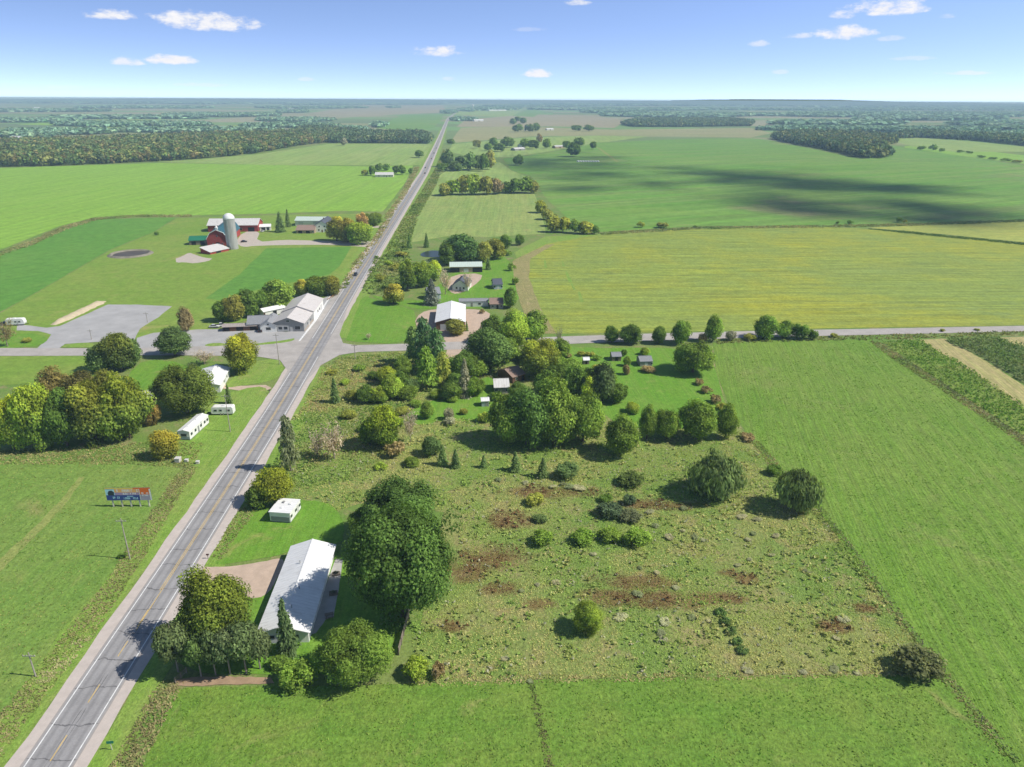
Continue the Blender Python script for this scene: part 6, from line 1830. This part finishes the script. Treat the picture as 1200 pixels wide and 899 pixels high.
# ------------------------------------------------------------------ vehicles
def vehicle(kind, label, p, rz, paint, group=None):
    L, W = (5.4, 1.95) if kind == 'pickup' else (4.6, 1.82)
    t = thing('pickup_truck' if kind == 'pickup' else 'car', label, 'pickup' if kind == 'pickup' else 'car', p, rz, group)
    if kind == 'pickup':
        low = [(-2.7, .45), (2.65, .42), (2.7, .8), (2.55, 1.08), (1.35, 1.16), (-2.68, 1.14)]
        cab = [(1.3, 1.17), (.55, 1.82), (-.55, 1.84), (-.75, 1.17)]
    else:
        low = [(-2.25, .4), (2.25, .38), (2.3, .7), (2.1, .92), (1.1, 1.02), (-1.9, 1.05), (-2.28, .9)]
        cab = [(1.05, 1.03), (.35, 1.48), (-1.0, 1.5), (-1.75, 1.06)]

    def side_prism(prof, w0, w1):
        n = len(prof)
        m = MB()
        zt_ = max(z for x, z in prof)
        zb_ = min(z for x, z in prof)
        ww = lambda z: w0 + (w1 - w0) * (z - zb_) / (zt_ - zb_)
        vs = [(x, -ww(z) / 2, z) for x, z in prof] + [(x, ww(z) / 2, z) for x, z in prof]
        return m.add(vs, [(k, (k + 1) % n, n + (k + 1) % n, n + k) for k in range(n)] + [tuple(range(n))[::-1], tuple(range(n, 2 * n))])
    side_prism(low, W, W * .96).build('body', PAINTS[paint], t, bevel=.06)
    cabo = side_prism(cab, W * .94, W * .76).build('cabin', GLASS, t, bevel=.03)
    xs = [x for x, z in cab]
    zt_ = max(z for x, z in cab)
    MB().box(xs[2] - .03, -W * .385, zt_ - .02, xs[1] + .06, W * .385, zt_ + .035).build('roof', PAINTS[paint], t, bevel=.02)
    if kind == 'pickup':
        MB().box(-2.6, -.78, 1.145, -.85, .78, 1.16).build('cargo_bed', TYRE, t)
    for x in (L * .31, -L * .30):
        wheel_pair(t, x, W, .36 if kind == 'pickup' else .33)
    for s in (-1, 1):
        MB().box(L / 2 - .16, s * W * .36 - .16, .68, L / 2 + .0, s * W * .36 + .16, .84).build('headlight', LAMP_W, t)
        MB().box(-L / 2 - .02, s * W * .38 - .12, .72, -L / 2 + .1, s * W * .38 + .12, .92).build('tail_light', LAMP_R, t)
    return t


HD = ROADDIR
for (v, off, kind, lab, pnt) in [(323, -1.75, 'pickup', 'Dark pickup driving toward the camera just above the shop', 'dark'), (203.5, 1.75, 'car', 'Dark car on the highway beside the dense blue-green clump', 'black'),
                                 (197, -1.75, 'car', 'Dark car far up the highway, the middle one of a file', 'dark'), (186.5, 1.75, 'car', 'Dark red car far up the highway ahead of the file', 'red'), (180, 1.75, 'pickup', 'Silver pickup far up the highway near the wood strip', 'silver'), (174, 1.75, 'car', 'Smallest dark car up the highway beyond the silver pickup', 'black')]:
    s_ = sx(v)
    a, b = on_highway(s_, off, .112), on_highway(s_ + 2, off, .112)
    vehicle(kind, lab, a, math.atan2((b - a).y, (b - a).x) + (math.pi if off < 0 else 0), pnt)
for (u, v, rz, kind, pnt, lab) in [(251.5, 384, 5, 'car', 'white', 'White car parked at the left end of the shop gravel'), (259, 383, 20, 'pickup', 'white', 'White pickup parked beside the white car on the shop gravel'), (306, 388.5, 95, 'car', 'black', 'Black car parked before the white-gabled wing'), (316, 387, 100, 'car', 'dark', 'Dark car parked between the white-gabled wing and the shop'),
                                   (7, 381, 10, 'pickup', 'black', 'Black pickup beside the white camper at the left edge'), (308, 271.8, 80, 'car', 'white', 'White car in the farmyard below the small white-roofed shed'), (286, 284, 20, 'car', 'black', 'Dark car on the farmyard right of the silo'),
                                   (236, 459, 40, 'car', 'silver', 'Silver car beside the white-roofed low house by the crossroad')]:
    p = G(u, v)
    vehicle(kind, lab, (p.x, p.y, .085), R(rz), pnt)
travel_trailer('camper', 'White camper parked at the left edge beside the brown half-bare tree', G(20, 381) + Vector((0, 0, .08)), R(8), 8.0, 2.6, 3.2)
# hives / crates on the pasture corner
for (u, v, lab) in [(209, 541.5, 'Large pale crate standing in the pasture corner weeds'), (219, 541.5, 'Middle pale crate in the pasture corner weeds'), (232, 543.5, 'Small pale crate nearest the highway in the pasture corner')]:
    p = G(u, v)
    t = thing('crate', lab, 'crate', p, R(random.uniform(-10, 10)))
    k = 1.2 if u < 212 else .75
    m = MB()
    MB().box(-.6 * k, -.6 * k, .1, .6 * k, .6 * k, 1.1 * k).build('box', CREAM_W, t, bevel=.04)
    MB().box(-.66 * k, -.66 * k, 1.1 * k + .002, .66 * k, .66 * k, 1.22 * k).build('lid', R_GREYW, t)
    MB().box(-.62 * k, -.5 * k, 0, .62 * k, -.3 * k, .098).box(-.62 * k, .3 * k, 0, .62 * k, .5 * k, .098).build('skid', WOOD, t)
HAZE = True
# ------------------------------------------------------------------ light, sky, haze, clouds
SUN_EL, SUN_AZ_X = R(46.5), R(-8)          # direction to the sun: mostly +x, a little toward the camera
sd = Vector((math.cos(SUN_EL) * math.cos(SUN_AZ_X), math.cos(SUN_EL) * math.sin(SUN_AZ_X), math.sin(SUN_EL)))
sun_d = bpy.data.lights.new('sun', 'SUN')
sun_d.energy = 5.0
sun_d.angle = R(0.5)
sun_d.color = (1.0, 0.95, 0.86)
sun = bpy.data.objects.new('sun', sun_d)
COL.objects.link(sun)
sun.rotation_euler = sd.to_track_quat('Z', 'Y').to_euler()
sun.location = (300, 0, 400)

w = bpy.data.worlds.new('World')
sc.world = w
w.use_nodes = True
nt = w.node_tree
N, Lk = nt.nodes, nt.links
bg = N['Background']


def nd(t, **kw):
    n = N.new(t)
    for k, v in kw.items():
        setattr(n, k, v)
    return n


def mth(op, a, b=0.0, clamp=False):
    m = nd('ShaderNodeMath', operation=op, use_clamp=clamp)
    for s, v in zip(m.inputs, (a, b)):
        if isinstance(v, bpy.types.NodeSocket): Lk.new(v, s)
        else: s.default_value = v
    return m.outputs[0]


def mrange(v, a, b, c=0.0, d=1.0):
    m = nd('ShaderNodeMapRange', interpolation_type='SMOOTHSTEP')
    Lk.new(v, m.inputs['Value'])
    for k, x in zip(('From Min', 'From Max', 'To Min', 'To Max'), (a, b, c, d)):
        m.inputs[k].default_value = x
    return m.outputs[0]


tc = nd('ShaderNodeTexCoord')
sep = nd('ShaderNodeSeparateXYZ')
Lk.new(tc.outputs['Generated'], sep.inputs[0])
sky = nd('ShaderNodeTexSky', sky_type='NISHITA')
sky.sun_disc = False
sky.sun_elevation = SUN_EL
sky.sun_rotation = math.atan2(sd.x, sd.y)
sky.altitude = 400
sky.air_density = 1.0
sky.dust_density = 0.3
sky.ozone_density = 2.2
# a clear, deep sky: the blue of higher elevations reaches down toward the horizon
comb = nd('ShaderNodeCombineXYZ')
Lk.new(sep.outputs[0], comb.inputs[0])
Lk.new(sep.outputs[1], comb.inputs[1])
Lk.new(mth('MAXIMUM', mth('ADD', mth('MULTIPLY', sep.outputs[2], 3.6), 0.14), 0.05), comb.inputs[2])
nrm = nd('ShaderNodeVectorMath', operation='NORMALIZE')
Lk.new(comb.outputs[0], nrm.inputs[0])
Lk.new(nrm.outputs[0], sky.inputs['Vector'])
skyc = sky.outputs[0]
az = mth('ARCTAN2', sep.outputs[0], sep.outputs[1])
el = mth('ARCSINE', sep.outputs[2])
nz = nd('ShaderNodeTexNoise')
mp = nd('ShaderNodeMapping')
mp.inputs['Scale'].default_value = (26, 26, 60)
Lk.new(tc.outputs['Generated'], mp.inputs[0])
Lk.new(mp.outputs[0], nz.inputs['Vector'])
nz.inputs['Scale'].default_value = 1.7
nz.inputs['Detail'].default_value = 6
nz.inputs['Roughness'].default_value = .62
nzv = nz.outputs['Fac']
CLOUDS = [(126, 18, 30, 6.5, 1), (240, 27, 57, 12, 1), (200, 71, 28, 6.5, 1), (148, 73, 17, 5.5, .8), (512, 61, 32, 8, .95), (629, 87, 20, 6.5, .95), (676, 3, 17, 5, .8), (1040, 11, 42, 9.5, 1), (993, 40, 36, 8.5, 1),
          (988, 18, 15, 5.5, .85), (936, 43, 16, 4, .6), (887, 52, 14, 4.5, .55), (1040, 46, 18, 3.5, .4), (1130, 86, 26, 3, .5), (360, 93, 11, 3.5, .35), (527, 93, 10, 3, .3), (240, 100, 36, 3, .28), (914, 85, 12, 3, .35), (1066, 69, 22, 3, .3), (1110, 20, 9, 3, .35), (620, 35, 22, 3, .2), (75, 102, 20, 2.5, .2)]
mask = None
shade = None
for (u, v, wu, wv, op) in CLOUDS:
    d = (CAMR @ Vector(((u - CX) / FPX, -(v - CY) / FPX, -1.0))).normalized()
    a0, e0 = math.atan2(d.x, d.y), math.asin(d.z)
    k = 1 / FPX * .84
    ax = mth('MULTIPLY', mth('SUBTRACT', az, a0), 1 / (wu * k))
    ey = mth('MULTIPLY', mth('SUBTRACT', el, e0), 1 / (wv * k))
    eyl = mth('MULTIPLY', mth('MINIMUM', ey, 0.0), 1.6)           # flatter bottoms
    eyy = mth('ADD', mth('MAXIMUM', ey, 0.0), eyl)
    r2 = mth('ADD', mth('MULTIPLY', ax, ax), mth('MULTIPLY', eyy, eyy))
    f = mth('ADD', mth('SUBTRACT', 1.0, r2), mth('MULTIPLY', mth('SUBTRACT', nzv, 0.52), 4.2))
    mk = mrange(f, -0.35, 1.0, 0.0, op)
    mask = mk if mask is None else mth('MAXIMUM', mask, mk)
mixc = nd('ShaderNodeMix', data_type='RGBA')
Lk.new(mask, mixc.inputs[0])
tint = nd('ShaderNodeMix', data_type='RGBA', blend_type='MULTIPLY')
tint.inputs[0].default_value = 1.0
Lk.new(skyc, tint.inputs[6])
glow = nd('ShaderNodeMix', data_type='RGBA')              # brighter air-light low in the sky, unseen upper sky kept dimmer to limit shadow fill
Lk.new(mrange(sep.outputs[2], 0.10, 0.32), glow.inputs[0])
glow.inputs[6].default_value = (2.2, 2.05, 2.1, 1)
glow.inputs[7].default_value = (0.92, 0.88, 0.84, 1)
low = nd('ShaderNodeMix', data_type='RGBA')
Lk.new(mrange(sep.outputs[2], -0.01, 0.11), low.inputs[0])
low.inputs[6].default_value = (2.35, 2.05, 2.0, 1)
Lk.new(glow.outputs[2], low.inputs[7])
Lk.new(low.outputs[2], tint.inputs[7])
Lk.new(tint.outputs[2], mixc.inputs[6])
ncl = nd('ShaderNodeMix', data_type='RGBA')
Lk.new(nzv, ncl.inputs[0])
ncl.inputs[6].default_value = (6.4, 6.6, 7.3, 1)
ncl.inputs[7].default_value = (8.2, 8.1, 8.2, 1)
Lk.new(ncl.outputs[2], mixc.inputs[7])
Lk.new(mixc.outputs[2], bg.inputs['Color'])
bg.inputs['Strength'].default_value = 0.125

# haze: thin air-light filling the whole valley up to 400 m
hz = bpy.data.materials.new('haze')
hz.use_nodes = True
hn = hz.node_tree.nodes
hn.remove(hn['Principled BSDF'])
vs_ = hn.new('ShaderNodeVolumeScatter')
vs_.inputs['Color'].default_value = (0.55, 0.80, 1.0, 1)
vs_.inputs['Density'].default_value = 1.5e-4
vs_.inputs['Anisotropy'].default_value = 0.0
va_ = hn.new('ShaderNodeVolumeAbsorption')
va_.inputs['Color'].default_value = (0.40, 0.84, 1.0, 1)
va_.inputs['Density'].default_value = 7.0e-5
ad_ = hn.new('ShaderNodeAddShader')
hz.node_tree.links.new(vs_.outputs[0], ad_.inputs[0])
hz.node_tree.links.new(va_.outputs[0], ad_.inputs[1])
hz.node_tree.links.new(ad_.outputs[0], hn['Material Output'].inputs['Volume'])
if HAZE:
    # the layer thins out with distance: its top sinks from just above the camera to the tree tops at the horizon
    tag(MB().prism([(-900, -30), (16500, -30), (16500, 48), (60, 104), (-900, 104)], -26000, 26000).build('haze', hz), 'Thin blue haze lying over the fields toward the horizon', 'haze', None, 'structure')

# small fair-weather clouds high to the sun side; their shadows cross the wide green field
CL = NT('cloud')
CL.b.inputs['Base Color'].default_value = (.85, .85, .86, 1)
CL.b.inputs['Roughness'].default_value = 1
CLH = 4200.0


def cloud(label, shadows, seed):
    """a flat ragged cloud made of many small puffs; 'shadows' lists photo spots it darkens"""
    r = np.random.default_rng(seed)
    V = []
    for (u, v, wu, wv, n) in shadows:
        n = int(n * .145)
        g = G(u, v)
        sxm = wu * mpp(g)
        sym = abs(G(u, v - wv).y - g.y) * 1.35
        t = r.normal(size=(n, 2)) * .62 + np.repeat(r.normal(size=(n // 12 + 1, 2)) * .22, 12, axis=0)[:n]
        t = t[np.hypot(t[:, 0], t[:, 1]) < 1.9]
        n = len(t)
        P = np.stack([g.x + t[:, 0] * sxm, g.y + t[:, 1] * sym, np.full(n, 0.0)], 1)
        hgt = CLH + r.uniform(-25, 25, n)
        P += np.outer(hgt, np.array(sd) / sd.z)
        V.append(leaf_quads(P, r.normal(size=(n, 3)) * [.5, .5, .3] + [0, 0, 1], r.uniform(7, 15, n), 1.2))
    o = link('cloud', quad_mesh('cloud', np.concatenate(V), None, CL.m))
    return tag(o, label, 'cloud')


cloud('Ragged small cloud whose shadow darkens the left part of the wide green field', [(650, 190, 60, 5, 900), (700, 188, 40, 6, 620), (690, 205, 60, 3.5, 420), (670, 222, 34, 3, 200), (630, 197, 30, 4, 240), (775, 215, 24, 4, 200)], 1)
cloud('Long ragged cloud whose shadow crosses the middle of the wide green field', [(815, 202, 36, 4, 400), (870, 208, 44, 6, 800), (940, 214, 50, 6, 900), (1010, 220, 55, 5, 760), (1080, 222, 40, 4, 420), (905, 200, 30, 3, 200)], 2)
cloud('Thin ragged cloud shading the near edge of the wide green field', [(900, 236, 45, 7, 600), (960, 246, 50, 6, 560), (1060, 240, 60, 5, 640), (1130, 250, 50, 4, 420), (1130, 262, 60, 4, 260)], 3)

# ------------------------------------------------------------------ render settings
sc.render.engine = 'CYCLES'
sc.cycles.use_denoising = True
try:
    sc.cycles.denoiser = 'OPENIMAGEDENOISE'
    sc.cycles.denoising_input_passes = 'RGB_ALBEDO_NORMAL'
    sc.cycles.denoising_prefilter = 'ACCURATE'
except Exception:
    pass
sc.cycles.max_bounces = 5
sc.cycles.diffuse_bounces = 3
sc.cycles.glossy_bounces = 2
sc.cycles.transmission_bounces = 3
sc.cycles.volume_bounces = 0
sc.cycles.use_adaptive_sampling = True
sc.cycles.adaptive_threshold = 0.01
sc.view_settings.view_transform = 'Standard'
sc.view_settings.look = 'None'
sc.view_settings.exposure = 0
sc.view_settings.gamma = 1
